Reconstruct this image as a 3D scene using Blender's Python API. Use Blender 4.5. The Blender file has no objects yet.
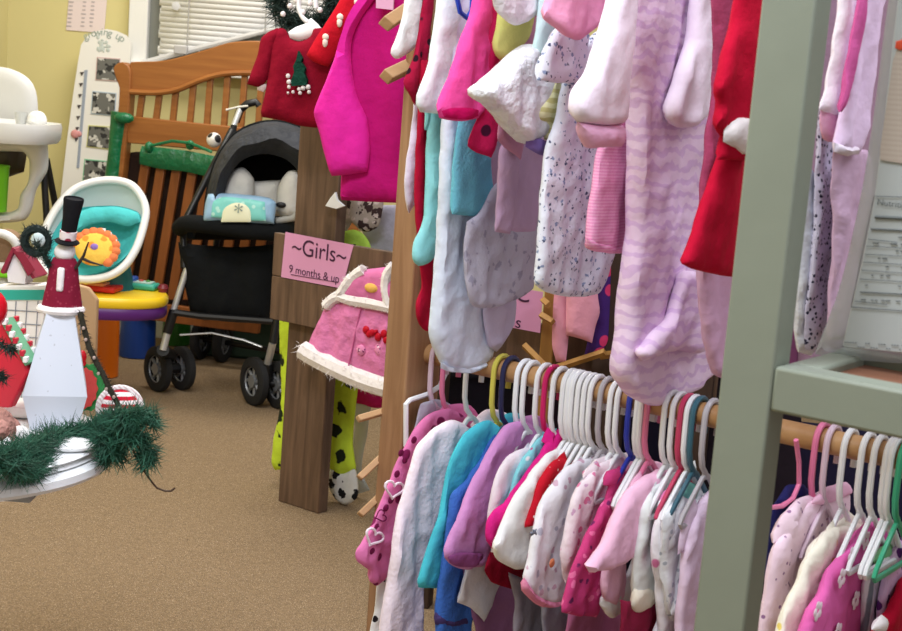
import bpy, math, random
from mathutils import Vector, Matrix, noise
from mathutils.geometry import delaunay_2d_cdt
SC = bpy.context.scene
COL = SC.collection
random.seed(7)
# ------------------------------------------------------------------ camera
F_PX = 1400.0
CAM = Vector((0, 0, 1.15))
PITCH = math.atan(225 / F_PX)
ROLL = math.radians(4.4)
FWD = Vector((0, math.cos(PITCH), -math.sin(PITCH)))
_r0 = Vector((1, 0, 0)); _u0 = _r0.cross(FWD)
UP = math.cos(ROLL) * _u0 - math.sin(ROLL) * _r0
RT = math.cos(ROLL) * _r0 + math.sin(ROLL) * _u0
cam = bpy.data.cameras.new('camera'); camo = bpy.data.objects.new('camera', cam); COL.objects.link(camo)
camo.matrix_world = Matrix(((RT.x, UP.x, -FWD.x, CAM.x), (RT.y, UP.y, -FWD.y, CAM.y), (RT.z, UP.z, -FWD.z, CAM.z), (0, 0, 0, 1)))
cam.sensor_width = 36; cam.lens = F_PX / 902 * 36; cam.clip_start = .05
cam.dof.use_dof = True; cam.dof.focus_distance = 2.7; cam.dof.aperture_fstop = 13
SC.camera = camo

def ray(px, py): return FWD * F_PX + RT * (px - 451) + UP * (315.5 - py)
def at(px, py, Y):                       # the point seen at a pixel, Y metres into the room
    r = ray(px, py); return CAM + r * (Y / r.y)
def onz(px, py, z=0.0):                  # the point seen at a pixel, on a level plane
    r = ray(px, py); return CAM + r * ((z - CAM.z) / r.z)
def onp(px, py, O, n):                   # the point seen at a pixel, on a slanting plane
    r = ray(px, py); return CAM + r * ((O - CAM).dot(n) / r.dot(n))
def pts(s): return [tuple(float(c) for c in q.split(',')) for q in s.split()]

# ------------------------------------------------------------------ materials
def lin(c):
    o = []
    for v in c[:3]:
        v = v / 255; o.append(v / 12.92 if v < .04045 else ((v + .055) / 1.055) ** 2.4)
    return (*o, 1)
MATS = {}
def mat(name, c, rough=.6, metal=0, spots=None, bump=None, var=.0, varscale=8, spec=.4, stripes=None, wood=None, sheen=0, emit=None):
    if name in MATS: return MATS[name]
    m = bpy.data.materials.new(name); m.use_nodes = True; nt = m.node_tree; N = nt.nodes; L = nt.links
    b = N['Principled BSDF']; b.inputs['Roughness'].default_value = rough; b.inputs['Metallic'].default_value = metal
    b.inputs['Specular IOR Level'].default_value = spec
    if sheen: b.inputs['Sheen Weight'].default_value = sheen; b.inputs['Sheen Roughness'].default_value = .4
    b.inputs['Base Color'].default_value = lin(c)
    tc = N.new('ShaderNodeTexCoord')
    cur = None
    def rgb(cc):
        n = N.new('ShaderNodeRGB'); n.outputs[0].default_value = lin(cc); return n.outputs[0]
    def mix(f, a, bb):
        n = N.new('ShaderNodeMix'); n.data_type = 'RGBA'; L.new(f, n.inputs[0]); L.new(a, n.inputs[6]); L.new(bb, n.inputs[7]); return n.outputs[2]
    cur = rgb(c)
    if wood:
        mp = N.new('ShaderNodeMapping'); mp.inputs['Scale'].default_value = wood[2]
        L.new(tc.outputs['Object'], mp.inputs[0])
        nz = N.new('ShaderNodeTexNoise'); nz.inputs['Scale'].default_value = wood[1]; nz.inputs['Detail'].default_value = 6; nz.inputs['Distortion'].default_value = .6
        L.new(mp.outputs[0], nz.inputs[0])
        rp = N.new('ShaderNodeValToRGB'); rp.color_ramp.elements[0].position = .35; rp.color_ramp.elements[1].position = .7
        L.new(nz.outputs[0], rp.inputs[0]); cur = mix(rp.outputs[0], rgb(wood[0]), cur)
    if stripes:                          # (colour, scale, axis, distortion, position)
        w = N.new('ShaderNodeTexWave'); w.bands_direction = stripes[2]; w.inputs['Scale'].default_value = stripes[1]
        w.inputs['Distortion'].default_value = stripes[3]; w.inputs['Detail'].default_value = 2; w.inputs['Detail Scale'].default_value = 2
        L.new(tc.outputs['Object'], w.inputs[0])
        rp = N.new('ShaderNodeValToRGB'); p = stripes[4] if len(stripes) > 4 else .5; s = .12
        rp.color_ramp.elements[0].position = max(0, p - s); rp.color_ramp.elements[1].position = min(1, p + s)
        L.new(w.outputs[0], rp.inputs[0]); cur = mix(rp.outputs[0], cur, rgb(stripes[0]))
    for sp in (spots or []):             # (colour, scale, radius[, noise])
        v = N.new('ShaderNodeTexVoronoi'); v.inputs['Scale'].default_value = sp[1]; v.inputs['Randomness'].default_value = sp[4] if len(sp) > 4 else .8
        off = N.new('ShaderNodeMapping'); off.inputs['Location'].default_value = (sp[1] * .13, sp[2] * 3.1, .7)
        L.new(tc.outputs['Object'], off.inputs[0]); src = off.outputs[0]
        if len(sp) > 3 and sp[3]:
            nz = N.new('ShaderNodeTexNoise'); nz.inputs['Scale'].default_value = sp[1] * 2.2; L.new(src, nz.inputs[0])
            ad = N.new('ShaderNodeVectorMath'); ad.operation = 'MULTIPLY_ADD'; L.new(nz.outputs['Color'], ad.inputs[0])
            ad.inputs[1].default_value = (sp[3] / sp[1],) * 3; L.new(src, ad.inputs[2]); src = ad.outputs[0]
        L.new(src, v.inputs[0])
        rp = N.new('ShaderNodeValToRGB'); rp.color_ramp.elements[0].position = sp[2]; rp.color_ramp.elements[1].position = sp[2] + .04
        rp.color_ramp.elements[0].color = (1, 1, 1, 1); rp.color_ramp.elements[1].color = (0, 0, 0, 1)
        L.new(v.outputs['Distance'], rp.inputs[0]); cur = mix(rp.outputs[0], cur, rgb(sp[0]))
    if var:
        nz = N.new('ShaderNodeTexNoise'); nz.inputs['Scale'].default_value = varscale; nz.inputs['Detail'].default_value = 4
        L.new(tc.outputs['Object'], nz.inputs[0])
        h = N.new('ShaderNodeHueSaturation'); L.new(cur, h.inputs['Color'])
        mr = N.new('ShaderNodeMapRange'); mr.inputs[1].default_value = .3; mr.inputs[2].default_value = .7
        mr.inputs[3].default_value = 1 - var; mr.inputs[4].default_value = 1 + var
        L.new(nz.outputs[0], mr.inputs[0]); L.new(mr.outputs[0], h.inputs['Value']); cur = h.outputs[0]
    L.new(cur, b.inputs['Base Color'])
    if bump:
        nz = N.new('ShaderNodeTexNoise'); nz.inputs['Scale'].default_value = bump[0]; nz.inputs['Detail'].default_value = 5
        L.new(tc.outputs['Object'], nz.inputs[0])
        bp = N.new('ShaderNodeBump'); bp.inputs['Strength'].default_value = bump[1]; bp.inputs['Distance'].default_value = bump[2] if len(bump) > 2 else .01
        L.new(nz.outputs[0], bp.inputs['Height']); L.new(bp.outputs[0], b.inputs['Normal'])
    if emit:
        b.inputs['Emission Color'].default_value = lin(emit[0]); b.inputs['Emission Strength'].default_value = emit[1]
    MATS[name] = m
    return m
def fab(name, c, **k):
    if min(c) >= 40 and max(c) > 120 and not name.startswith(('coat', 'quilt')): c = tuple(v + (255 - v) * .1 for v in c)
    k.setdefault('rough', .92); k.setdefault('bump', (42, .42, .009)); k.setdefault('spec', .15); k.setdefault('var', .05); k.setdefault('varscale', 18)
    return mat('cloth_' + name, c, **k)
def plas(name, c, **k):
    k.setdefault('rough', .38); return mat('plastic_' + name, c, **k)

# ------------------------------------------------------------------ mesh builder
class MB:
    def __init__(s): s.v = []; s.f = []
    def add(s, v, f):
        o = len(s.v); s.v += [Vector(p) for p in v]; s.f += [tuple(i + o for i in q) for q in f]; return s
    def box(s, c, sx, sy, sz, ax=None):
        ax = ax or (Vector((1, 0, 0)), Vector((0, 1, 0)), Vector((0, 0, 1)))
        v = [Vector(c) + ax[0] * (i * sx / 2) + ax[1] * (j * sy / 2) + ax[2] * (k * sz / 2) for i in (-1, 1) for j in (-1, 1) for k in (-1, 1)]
        return s.add(v, [(0, 1, 3, 2), (4, 6, 7, 5), (0, 4, 5, 1), (2, 3, 7, 6), (0, 2, 6, 4), (1, 5, 7, 3)])
    def prism(s, poly, vec):
        n = len(poly); v = [Vector(p) for p in poly] + [Vector(p) + Vector(vec) for p in poly]
        return s.add(v, [tuple(range(n)), tuple(range(2 * n - 1, n - 1, -1))] + [(i, i + n, (i + 1) % n + n, (i + 1) % n) for i in range(n)])
    def tube(s, path, r, n=10, closed=False, flat=None):
        P = [Vector(p) for p in path]; m = len(P); R = r if isinstance(r, (list, tuple)) else [r] * m
        T = []
        for i in range(m):
            a = P[(i - 1) % m] if closed or i else P[0]; b = P[(i + 1) % m] if closed or i < m - 1 else P[-1]
            T.append((b - a).normalized())
        ref = Vector((0, 0, 1)) if abs(T[0].z) < .9 else Vector((1, 0, 0))
        if flat: ref = Vector(flat[0])
        nx = (ref - T[0] * ref.dot(T[0])).normalized(); v = []
        k2 = flat[1] if flat else 1
        for i in range(m):
            nx = (nx - T[i] * nx.dot(T[i])).normalized(); ny = T[i].cross(nx)
            for k in range(n):
                a = 2 * math.pi * k / n; v.append(P[i] + nx * (math.cos(a) * R[i] * k2) + ny * (math.sin(a) * R[i]))
        f = []
        for i in range(m if closed else m - 1):
            for k in range(n):
                j = (i + 1) % m; f.append((i * n + k, i * n + (k + 1) % n, j * n + (k + 1) % n, j * n + k))
        if not closed: f += [tuple(range(n - 1, -1, -1)), tuple((m - 1) * n + k for k in range(n))]
        return s.add(v, f)
    def lathe(s, c, prof, axis=(0, 0, 1), n=24, rot=0, ref=None, sq=1):
        A = Vector(axis).normalized(); rf = Vector(ref) if ref else (Vector((1, 0, 0)) if abs(A.x) < .9 else Vector((0, 1, 0)))
        X = (rf - A * rf.dot(A)).normalized(); Y = A.cross(X); v = []; c = Vector(c)
        for r, h in prof:
            for k in range(n):
                a = rot + 2 * math.pi * k / n; v.append(c + A * h + X * (r * math.cos(a)) + Y * (r * math.sin(a) * sq))
        m = len(prof); f = [(i * n + k, i * n + (k + 1) % n, (i + 1) * n + (k + 1) % n, (i + 1) * n + k) for i in range(m - 1) for k in range(n)]
        f += [tuple(range(n - 1, -1, -1)), tuple((m - 1) * n + k for k in range(n))]
        return s.add(v, f)
    def ball(s, c, rx, ry=None, rz=None, n=16, ax=None):
        ry = ry or rx; rz = rz or rx; X, Y, Z = ax or (Vector((1, 0, 0)), Vector((0, 1, 0)), Vector((0, 0, 1))); c = Vector(c); v = []; h = n // 2
        for i in range(1, h):
            t = math.pi * i / h
            for k in range(n):
                a = 2 * math.pi * k / n; v.append(c + X * (rx * math.sin(t) * math.cos(a)) + Y * (ry * math.sin(t) * math.sin(a)) + Z * (rz * math.cos(t)))
        m = len(v); v += [c + Z * rz, c - Z * rz]; f = []
        for i in range(h - 2):
            for k in range(n): f.append((i * n + k, i * n + (k + 1) % n, (i + 1) * n + (k + 1) % n, (i + 1) * n + k)[::-1])
        for k in range(n): f.append((m, k, (k + 1) % n)); f.append((m + 1, (h - 2) * n + (k + 1) % n, (h - 2) * n + k))
        return s.add(v, f)
    def loft(s, rows, closed=False):
        n = len(rows[0]); v = [p for r in rows for p in r]; f = []
        for i in range(len(rows) - 1):
            for k in range(n if closed else n - 1):
                f.append((i * n + k, i * n + (k + 1) % n, (i + 1) * n + (k + 1) % n, (i + 1) * n + k))
        return s.add(v, f)
    def needles(s, path, rad, count, ln, w=.0011, rng=random):
        P = [Vector(p) for p in path]
        for _ in range(count):
            i = rng.randrange(len(P) - 1); t = rng.random(); b = P[i].lerp(P[i + 1], t); tg = (P[i + 1] - P[i]).normalized()
            d = Vector((rng.gauss(0, 1), rng.gauss(0, 1), rng.gauss(0, 1))); d = (d.normalized() + tg * .5).normalized()
            b = b + Vector((rng.uniform(-1, 1), rng.uniform(-1, 1), rng.uniform(-1, 1))) * rad * .45; e = b + d * (ln * rng.uniform(.6, 1.2)); q = d.orthogonal().normalized() * w; q2 = d.cross(q)
            s.add([b + q, b - q * .5 + q2, b - q * .5 - q2, e], [(0, 1, 3), (1, 2, 3), (2, 0, 3)])
        return s
def smooth_loop(P, sp, closed=True, pw=True):
    """Catmull-Rom through 2-D or 3-D points, resampled to about sp."""
    out = []; n = len(P)
    for i in range(n if closed else n - 1):
        g = (lambda k: P[k % n]) if closed else (lambda k: P[min(max(k, 0), n - 1)])
        p0, p1, p2, p3 = (Vector(g(i + k)) for k in (-1, 0, 1, 2))
        l = (p2 - p1).length
        if l < 1e-7: continue
        m = max(1, int(round(l / sp)))
        c0 = min(1, l / max((p1 - p0).length, 1e-6)); c1 = min(1, l / max((p3 - p2).length, 1e-6))
        t1 = (p2 - p0) * .5 * c0 if (p2 - p0).length else (p2 - p1); t2 = (p3 - p1) * .5 * c1
        for kk, (e0, e1, e2) in enumerate(((p0, p1, p2), (p1, p2, p3))):
            u1, u2 = e1 - e0, e2 - e1
            if (closed or 0 < i + kk < n - 1) and u1.length > 1e-7 and u2.length > 1e-7 and u1.normalized().dot(u2.normalized()) < .55:
                if kk: t2 = p2 - p1
                else: t1 = p2 - p1
        if t1.length > l: t1 = t1.normalized() * l
        if t2.length > l: t2 = t2.normalized() * l
        for k in range(m):
            t = k / m; out.append(p1 * (2 * t**3 - 3 * t**2 + 1) + t1 * (t**3 - 2 * t**2 + t) + p2 * (-2 * t**3 + 3 * t**2) + t2 * (t**3 - t**2))
    if not closed: out.append(Vector(P[-1]))
    return out
class Plane:
    """A plane in the room; U points left along it, V points up."""
    def __init__(s, O, n):
        s.O = Vector(O); s.n = Vector(n).normalized(); s.V = (Vector((0, 0, 1)) - s.n * s.n.z).normalized(); s.U = s.n.cross(s.V)
    def uv(s, px, py):
        p = onp(px, py, s.O, s.n) - s.O; return (p.dot(s.U), p.dot(s.V))
    def w(s, u, v, k=0): return s.O + s.U * u + s.V * v + s.n * k
    def px(s, x, y, k=0): return onp(x, y, s.O + s.n * k, s.n)
def front(px, py, Y, yaw=0, pitch=0):    # a plane through a point, facing the camera side; yaw>0 turns its right end nearer
    a = math.radians(yaw); p = math.radians(pitch)
    return Plane(at(px, py, Y), (-math.sin(a) * math.cos(p), -math.cos(a) * math.cos(p), math.sin(p)))
def puff(mb, outline, pl, T, off=0, fold=(.004, 26), seed=0, grid=.009, uvs=False, smooth=True, edge=.022, back=True):
    """Soft body grown from an outline: full thickness in the middle, rounded to its hem, with drape folds."""
    sh = Plane(pl.O + pl.n * off, pl.n); uv = outline if uvs else [sh.uv(x, y) for x, y in outline]
    L = smooth_loop(uv, grid) if smooth else smooth_loop([p for p in uv], 9) if False else (smooth_loop(uv, grid) if smooth else [Vector(p) for p in uv])
    n = len(L)
    xs = [p.x for p in L]; ys = [p.y for p in L]; inner = []
    def inside(x, y):
        r = False; j = n - 1
        for i in range(n):
            if (L[i].y > y) != (L[j].y > y) and x < (L[j].x - L[i].x) * (y - L[i].y) / (L[j].y - L[i].y) + L[i].x: r = not r
            j = i
        return r
    def dist(x, y):
        d = 9
        for i in range(n):
            a = L[i]; b = L[(i + 1) % n]; ex = b.x - a.x; ey = b.y - a.y; q = ex * ex + ey * ey
            t = 0 if q < 1e-12 else max(0, min(1, ((x - a.x) * ex + (y - a.y) * ey) / q))
            e = (a.x + ex * t - x) ** 2 + (a.y + ey * t - y) ** 2
            if e < d: d = e
        return math.sqrt(d)
    for e in (edge * .14, edge * .5, edge):
        for i in range(n):
            tg = L[(i + 1) % n] - L[i - 1]
            if tg.length < 1e-9: continue
            tg.normalize()
            for sg in (1, -1):
                q = L[i] + Vector((-tg.y, tg.x)) * (sg * e)
                if inside(q.x, q.y):
                    d = dist(q.x, q.y)
                    if d > e * .93: inner.append((q.x, q.y, d))
    g = max(grid, math.sqrt((max(xs) - min(xs)) * (max(ys) - min(ys)) / 2600)); row = 0; y = min(ys) + g * .5
    while y < max(ys):
        x = min(xs) + (g * .5 if row % 2 else 0)
        while x < max(xs):
            if inside(x, y):
                d = dist(x, y)
                if d > edge + g * .45: inner.append((x, y, d))
            x += g
        y += g * .87; row += 1
    r = delaunay_2d_cdt([Vector(p) for p in L] + [Vector(q[:2]) for q in inner], [(i, (i + 1) % n) for i in range(n)], [], 1, 1e-6)
    V2, _, F2, ov = r[0], r[1], r[2], r[3]
    D = []
    for i, p in enumerate(V2):
        src = ov[i]; k = src[0] if src else -1
        D.append(0 if (k < n and k >= 0) else (inner[k - n][2] if k >= n else dist(p.x, p.y)))
    def fo(p):
        a, fq = fold
        n3 = noise.noise(((p.x + p.y * .5) * fq * .8, (p.y - p.x * .3) * fq * .5, seed * 2.3 + 9))
        return a * (noise.noise((p.x * fq, p.y * fq * .2, seed * 3.7)) * 1.3 + .4 * noise.noise((p.x * fq * 2.6, p.y * fq * 1.1, seed * 1.9)) + .9 * (.3 - abs(n3)))
    fr = []; bk = []
    for p, d in zip(V2, D):
        h = T * math.sqrt(max(0, 1 - (1 - min(1, d / edge)) ** 2)); q = fo(p)
        fr.append(pl.w(p.x, p.y, off + q + h)); bk.append(pl.w(p.x, p.y, off + q * .6 + (q * .4 if d == 0 else 0) - h))
    if not back:
        mb.add(fr, [tuple(f) for f in F2]); return mb
    v = list(fr); bi = []
    for i, d in enumerate(D):
        if d == 0: bi.append(i)
        else: bi.append(len(v)); v.append(bk[i])
    mb.add(v, [tuple(f) for f in F2] + [tuple(bi[i] for i in reversed(f)) for f in F2])
    return mb
def plate(mb, outline, pl, depth, off=0, smooth=False, grid=.01):
    """A board of real thickness: outline on the plane, its body behind it."""
    P = [pl.px(x, y, off) for x, y in outline]
    if smooth: P = smooth_loop(P, grid)
    return mb.prism(P, -pl.n * depth)

# ------------------------------------------------------------------ objects
def tag(o, label=None, cat=None, group=None, kind=None):
    if label: o['label'] = label
    if cat: o['category'] = cat
    if group: o['group'] = group
    if kind: o['kind'] = kind
    return o
def wl(o):
    v = Vector((0, 0, 0))
    while o: v = v + o.location; o = o.parent
    return v
def build(name, mb, m, parent=None, bev=0, ang=42, label=None, loc=None, solid=0):
    V = mb.v
    if parent: base = wl(parent)
    elif loc is not None: base = Vector(loc)
    else: base = Vector(((min(p.x for p in V) + max(p.x for p in V)) / 2, (min(p.y for p in V) + max(p.y for p in V)) / 2, min(p.z for p in V)))
    me = bpy.data.meshes.new(name); me.from_pydata([p - base for p in V], [], mb.f); me.update()
    import bmesh
    bm = bmesh.new(); bm.from_mesh(me); bmesh.ops.recalc_face_normals(bm, faces=bm.faces); bm.to_mesh(me); bm.free()
    me.materials.append(m); me.shade_smooth(); me.set_sharp_from_angle(angle=math.radians(ang))
    o = bpy.data.objects.new(name, me); COL.objects.link(o)
    if parent: o.parent = parent
    else: o.location = base
    if bev:
        b = o.modifiers.new('bevel', 'BEVEL'); b.width = bev; b.segments = 2; b.limit_method = 'ANGLE'; b.angle_limit = .6
    if solid:
        b = o.modifiers.new('solid', 'SOLIDIFY'); b.thickness = solid; b.offset = 0
    if label: o['label'] = label
    return o
def thing(name, label, cat, loc, group=None):
    o = bpy.data.objects.new(name, None); COL.objects.link(o); o.location = Vector(loc); o.empty_display_size = .05
    return tag(o, label, cat, group)
def one(name, label, cat, mb, m, group=None, **k): return tag(build(name, mb, m, **k), label, cat, group)
def struct(name, mb, m, **k): return tag(build(name, mb, m, **k), kind='structure')
def lettering(text, size, spacing=1.0):
    cu = bpy.data.curves.new('t', 'FONT'); cu.body = text; cu.size = size; cu.align_x = 'CENTER'; cu.align_y = 'CENTER'; cu.space_character = spacing
    o = bpy.data.objects.new('t', cu); COL.objects.link(o); dg = bpy.context.evaluated_depsgraph_get(); dg.update()
    me = bpy.data.meshes.new_from_object(o.evaluated_get(dg)); v = [p.co.copy() for p in me.vertices]; f = [tuple(p.vertices) for p in me.polygons]
    bpy.data.objects.remove(o); bpy.data.curves.remove(cu); bpy.data.meshes.remove(me); return v, f
def write(mb, text, size, pl, px, py, off=.0015, tilt=0, spacing=1.0, thick=.0006):
    """Printed letters lying on a plane, centred on a point of it."""
    v, f = lettering(text, size, spacing); u0, v0 = pl.uv(px, py); c, s = math.cos(tilt), math.sin(tilt)
    mb.add([pl.w(u0 - (p.x * c - p.y * s), v0 + p.x * s + p.y * c, off) for p in v], f); return mb
# ================================================================== the room
M_WALL = mat('painted_wall', (214, 203, 146), rough=.85, var=.025, varscale=3, bump=(180, .08, .002), spec=.2)
M_CARPET = mat('carpet', (146, 124, 97), rough=1, spots=[((112, 93, 76), 240, .30, .6), ((182, 162, 138), 190, .2, .6)], var=.13, varscale=120, bump=(300, .9, .006), spec=.05)
M_WHITE = mat('white_paint', (232, 232, 228), rough=.5)
BACK = 5.95
xl = at(8, 20, BACK).x
m = MB(); m.box((xl + 4, 2.2, -.04), 9, 9, .08); struct('floor', m, M_CARPET)
m = MB(); m.box((xl + 4, BACK + .06, 1.3), 8.4, .12, 2.62); struct('wall_back', m, M_WALL)
m = MB(); m.box((xl - .06, 2.2, 1.3), .12, 7.6, 2.62); struct('wall_left', m, M_WALL)
m = MB(); m.box((xl + 4, BACK - .008, .045), 8, .016, .09); struct('baseboard_back', m, M_WHITE, bev=.004)
m = MB(); m.box((xl + .008, 2.2, .045), .016, 7.4, .09); struct('baseboard_left', m, M_WHITE, bev=.004)
# window behind the crib
a = at(139, 30, BACK); wx0 = a.x - .035; wx1 = wx0 + 1.25; wz0 = at(140, 66, BACK).z; wz1 = 2.25
m = MB()
m.box(((wx0 + wx1) / 2, BACK - .02, wz1), wx1 - wx0, .05, .08)
for x in (wx0 + .04, wx1 - .04): m.box((x, BACK - .02, (wz0 + wz1) / 2), .08, .05, wz1 - wz0)
m.box(((wx0 + wx1) / 2, BACK - .045, wz0), wx1 - wx0 + .08, .09, .04)
w = struct('window_1', m, M_WHITE, bev=.004)
m = MB(); m.box(((wx0 + wx1) / 2, BACK - .006, (wz0 + wz1) / 2), wx1 - wx0 - .16, .008, wz1 - wz0 - .06); build('pane', m, mat('window_glass', (120, 122, 116), rough=.15), w)
M_BLIND = plas('blind', (238, 238, 236), rough=.5)
bx0 = at(161, 30, BACK).x; bx1 = wx1 - .1
t = thing('window_blind', 'white slatted window blind hanging with its bottom rail askew above the crib', 'blind', (bx0, BACK - .05, wz0))
m = MB(); i = 0; z = wz1 - .06
pl = front(160, 45, BACK - .05)
def rail_z(x): return pl.px(145, 62).z + (x - pl.px(145, 62).x) * ((pl.px(262, 32).z - pl.px(145, 62).z) / (pl.px(262, 32).x - pl.px(145, 62).x))
while z > wz0 + .02:
    xs = bx0 + random.uniform(-.006, .01); xa = xs
    if rail_z(bx0) < z or True:
        while xa < bx1 and rail_z(xa) > z + .3: xa += .02
        xe = bx1
        for q in range(60):
            x = bx0 + (bx1 - bx0) * q / 59
            if rail_z(x) > z - .006: xe = x; break
        if xe - xs > .03:
            m.add([(xs, BACK - .036, z + .0165), (xe, BACK - .036, z + .0165), (xe, BACK - .0372, z - .0165), (xs, BACK - .0372, z - .0165)], [(0, 1, 2, 3)])
    z -= .022
build('slats', m, M_BLIND, t, solid=.0004)
m = MB(); p0 = pl.px(141, 63); p1 = pl.px(262, 32); p1 = p0 + (p1 - p0) * 1.12; m.tube([p0, p1], .011, 8); build('bottom_rail', m, mat('blind_rail', (206, 205, 204), rough=.4), t)
for px in (187, 265):
    m = MB(); m.tube([pl.px(px, 46 if px < 200 else 30, .02), pl.px(px + 4, -40, .02)], .003, 6); build('cord', m, mat('cord_grey', (170, 168, 165)), t)
m = MB(); p = pl.px(176, 6, .015); m.lathe(p, [(.001, 0), (.02, .001), (.012, .003)], axis=(0, -1, 0), n=5); build('star_ornament', m, mat('star_grey', (205, 205, 205)), t)
m = MB(); p = pl.px(181, 50, .035); m.box(p, .055, .03, .035); build('cord_lock', m, mat('lock_grey', (186, 184, 182)), t, bev=.004)
# printed sheet pinned on the wall
pl = front(85, 10, BACK - .004)
m = MB(); plate(m, pts('66,30 104,33 112,-60 74,-62'), pl, .002); t = one('wall_chart', 'pale pink printed sheet pinned high on the yellow wall', 'poster', m, mat('pale_pink_paper', (228, 212, 212), rough=.8))
m = MB()
for x in (70, 83.5, 92):
    for y in range(-50, 27, 4):
        c = pl.px(x + (14 - y) * .09, y, .001); m.box(c, .012 + .01 * random.random(), .001, .005)
build('printed_lines', m, mat('print_grey', (178, 168, 172)), t)
# growth chart leaning beside the crib
pl = front(98, 110, BACK - .12, pitch=4)
out = pts('62,184 67,140 73,95 78,62 81,45 87,36 97,31 107,29 117,31 126,35 131,42 130,60 126,100 120,150 114,200 104,330 44,330')
m = MB(); plate(m, out, pl, .012); t = one('growth_chart', 'white wooden growing up height chart with four photos standing beside the crib', 'growth chart', m, mat('chart_white', (233, 231, 226), rough=.5))
m = MB(); word = 'growing up'
for i, ch in enumerate(word):
    f = i / (len(word) - 1); px = 85.5 + 37 * f; py = 39.5 - 9 * math.sin(math.pi * (.12 + .72 * f)) + 3.5 * f
    if ch != ' ': write(m, ch, .043, pl, px, py, tilt=.45 - 1.05 * f)
build('lettering', m, mat('chart_letters', (150, 164, 156)), t)
m = MB()
for k in range(26): m.ball(pl.px(101 + random.gauss(0, 3.4), 47 + random.gauss(0, 4.2), .001), random.uniform(.004, .01), .001, random.uniform(.004, .01), 8)
build('printed_bear', m, mat('bear_print', (192, 200, 194)), t)
PH = [((97.5, 58), (119.5, 59.5), (118, 80.5), (96, 79), (206, 178, 176)), ((93, 92), (115.5, 94), (114, 115), (91.5, 113), (176, 192, 204)),
      ((89, 126), (111, 127.5), (108.5, 148.5), (87, 146), (208, 206, 140)), ((85, 160), (107, 162), (105, 184), (83, 182), (120, 190, 150))]
for k, (A, B, C_, D_, fc) in enumerate(PH):
    m = MB(); cx = sum(q[0] for q in (A, B, C_, D_)) / 4; cy = sum(q[1] for q in (A, B, C_, D_)) / 4
    m.prism([pl.px(cx + (q[0] - cx) * 1.07, cy + (q[1] - cy) * 1.1, .003) for q in (A, B, C_, D_)], -pl.n * .0025); f = build('photo_border', m, mat('photo_border_%d' % k, fc), t, label='%s photo border' % ['pink', 'blue', 'yellow', 'green'][k])
    m = MB(); m.prism([pl.px(q[0], q[1], .005) for q in (A, B, C_, D_)], -pl.n * .0018); build('photo', m, mat('photo_print_%d' % k, (104, 104, 100), rough=.4, spots=[((206, 204, 198), 24 + k, .36, .9), ((40, 40, 42), 27 + k, .32, .9)]), f)
m = MB(); m.prism([pl.px(*q, .003) for q in ((84.5, 70), (87.5, 70), (79, 168), (76.5, 168))], -pl.n * .002); build('ruler', m, mat('ruler_blue', (150, 160, 176)), t)
for k in range(7):
    m = MB(); y = 72 + k * 11; m.prism([pl.px(*q, .003) for q in ((80 - k * .95, y), (84 - k * .95, y), (81.5 - k * .95, y + 4))], -pl.n * .002); build('tick_mark', m, mat('mark_dark', (70, 62, 62)), t)
m = MB(); m.ball(pl.px(75, 134, .004), .018, .006, .018, 12); m.ball(pl.px(79, 134, .004), .012, .005, .012, 12); build('height_marker', m, mat('marker_pink', (216, 150, 150)), t)

# ================================================================== crib
M_CRIB = mat('honey_wood', (164, 104, 50), rough=.4, wood=((144, 86, 38), 3, (1, 1, 14)), spec=.5)
M_CRIB_SHADE = mat('honey_wood_shaded', (150, 88, 42), rough=.45, wood=((124, 70, 30), 3, (8, 8, 1)))  # same crib wood, darkened to paint shade on the lower slats and rail
M_GREEN = mat('green_wrap', (10, 108, 66), rough=.28, bump=(30, .5, .02), var=.2, varscale=9, spec=.6)
CY = 5.5
pl = front(118, 100, CY, yaw=9)
base = onp(118, 330, pl.O, pl.n); base.z = 0
t = thing('crib', 'honey coloured wooden baby crib with arched slatted headboard under the window', 'crib', base)
top = '130,62 145,61.5 160,61 176,58 201,51 229,42.6 245,41 262,41 280,43 298,49 318,57 340,66 360,70'
bot = '360,106 340,102 318,93 298,84 280,79 262,77 249,76 228,76.5 213.5,78.5 196,84.7 178,92 166,94.5 153,95.5 130,94'
m = MB(); o2 = smooth_loop(pts(top), 6, False) + smooth_loop(pts(bot), 6, False); m.prism([pl.px(p.x, p.y) for p in o2], -pl.n * .03); build('headboard', m, M_CRIB, t, bev=.004)
m = MB(); P = smooth_loop(pts('130,92 153,93 166,92 178,89.5 196,82 213.5,76 228,73.5 249,73 262,74 280,76 298,81 318,90 340,99'), 5, False)
m.tube([pl.px(p.x, p.y, .004) for p in P], .011, 8); build('moulding', m, M_CRIB, t)
for k in range(13):
    x = 139.5 + 17.1 * k; ytop = 92 if x < 165 else (80 if x < 205 else 72); yb = 125 + .09 * (x - 139)
    if x > 300: ytop = 88
    m = MB(); q = 3.1; m.prism([pl.px(x - q + 2.4, ytop, -.006), pl.px(x + q + 2.4, ytop, -.006), pl.px(x + q - 2.2, yb, -.006), pl.px(x - q - 2.2, yb, -.006)], -pl.n * .018)
    build('slat', m, M_CRIB, t, bev=.003)
m = MB(); plate(m, pts('126,115.5 157,119 192,122.5 222,125.5 300,133 360,139 358,166 300,160 213,151 127,143'), pl, .03); build('middle_rail', m, M_CRIB, t, bev=.004)
def post(poly, dep=.06):
    m = MB(); P = smooth_loop(pts(poly), 4); m.prism([pl.px(p.x, p.y, .012) for p in P], -pl.n * dep); build('post', m, M_CRIB, t, bev=.005)
post('113,68 117,63.5 123,62 128,65 130.5,72 130,90 127,130 121,190 111,280 107,318 98,317 103,270 111,190 117,120 119,88 115.5,78')
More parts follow.
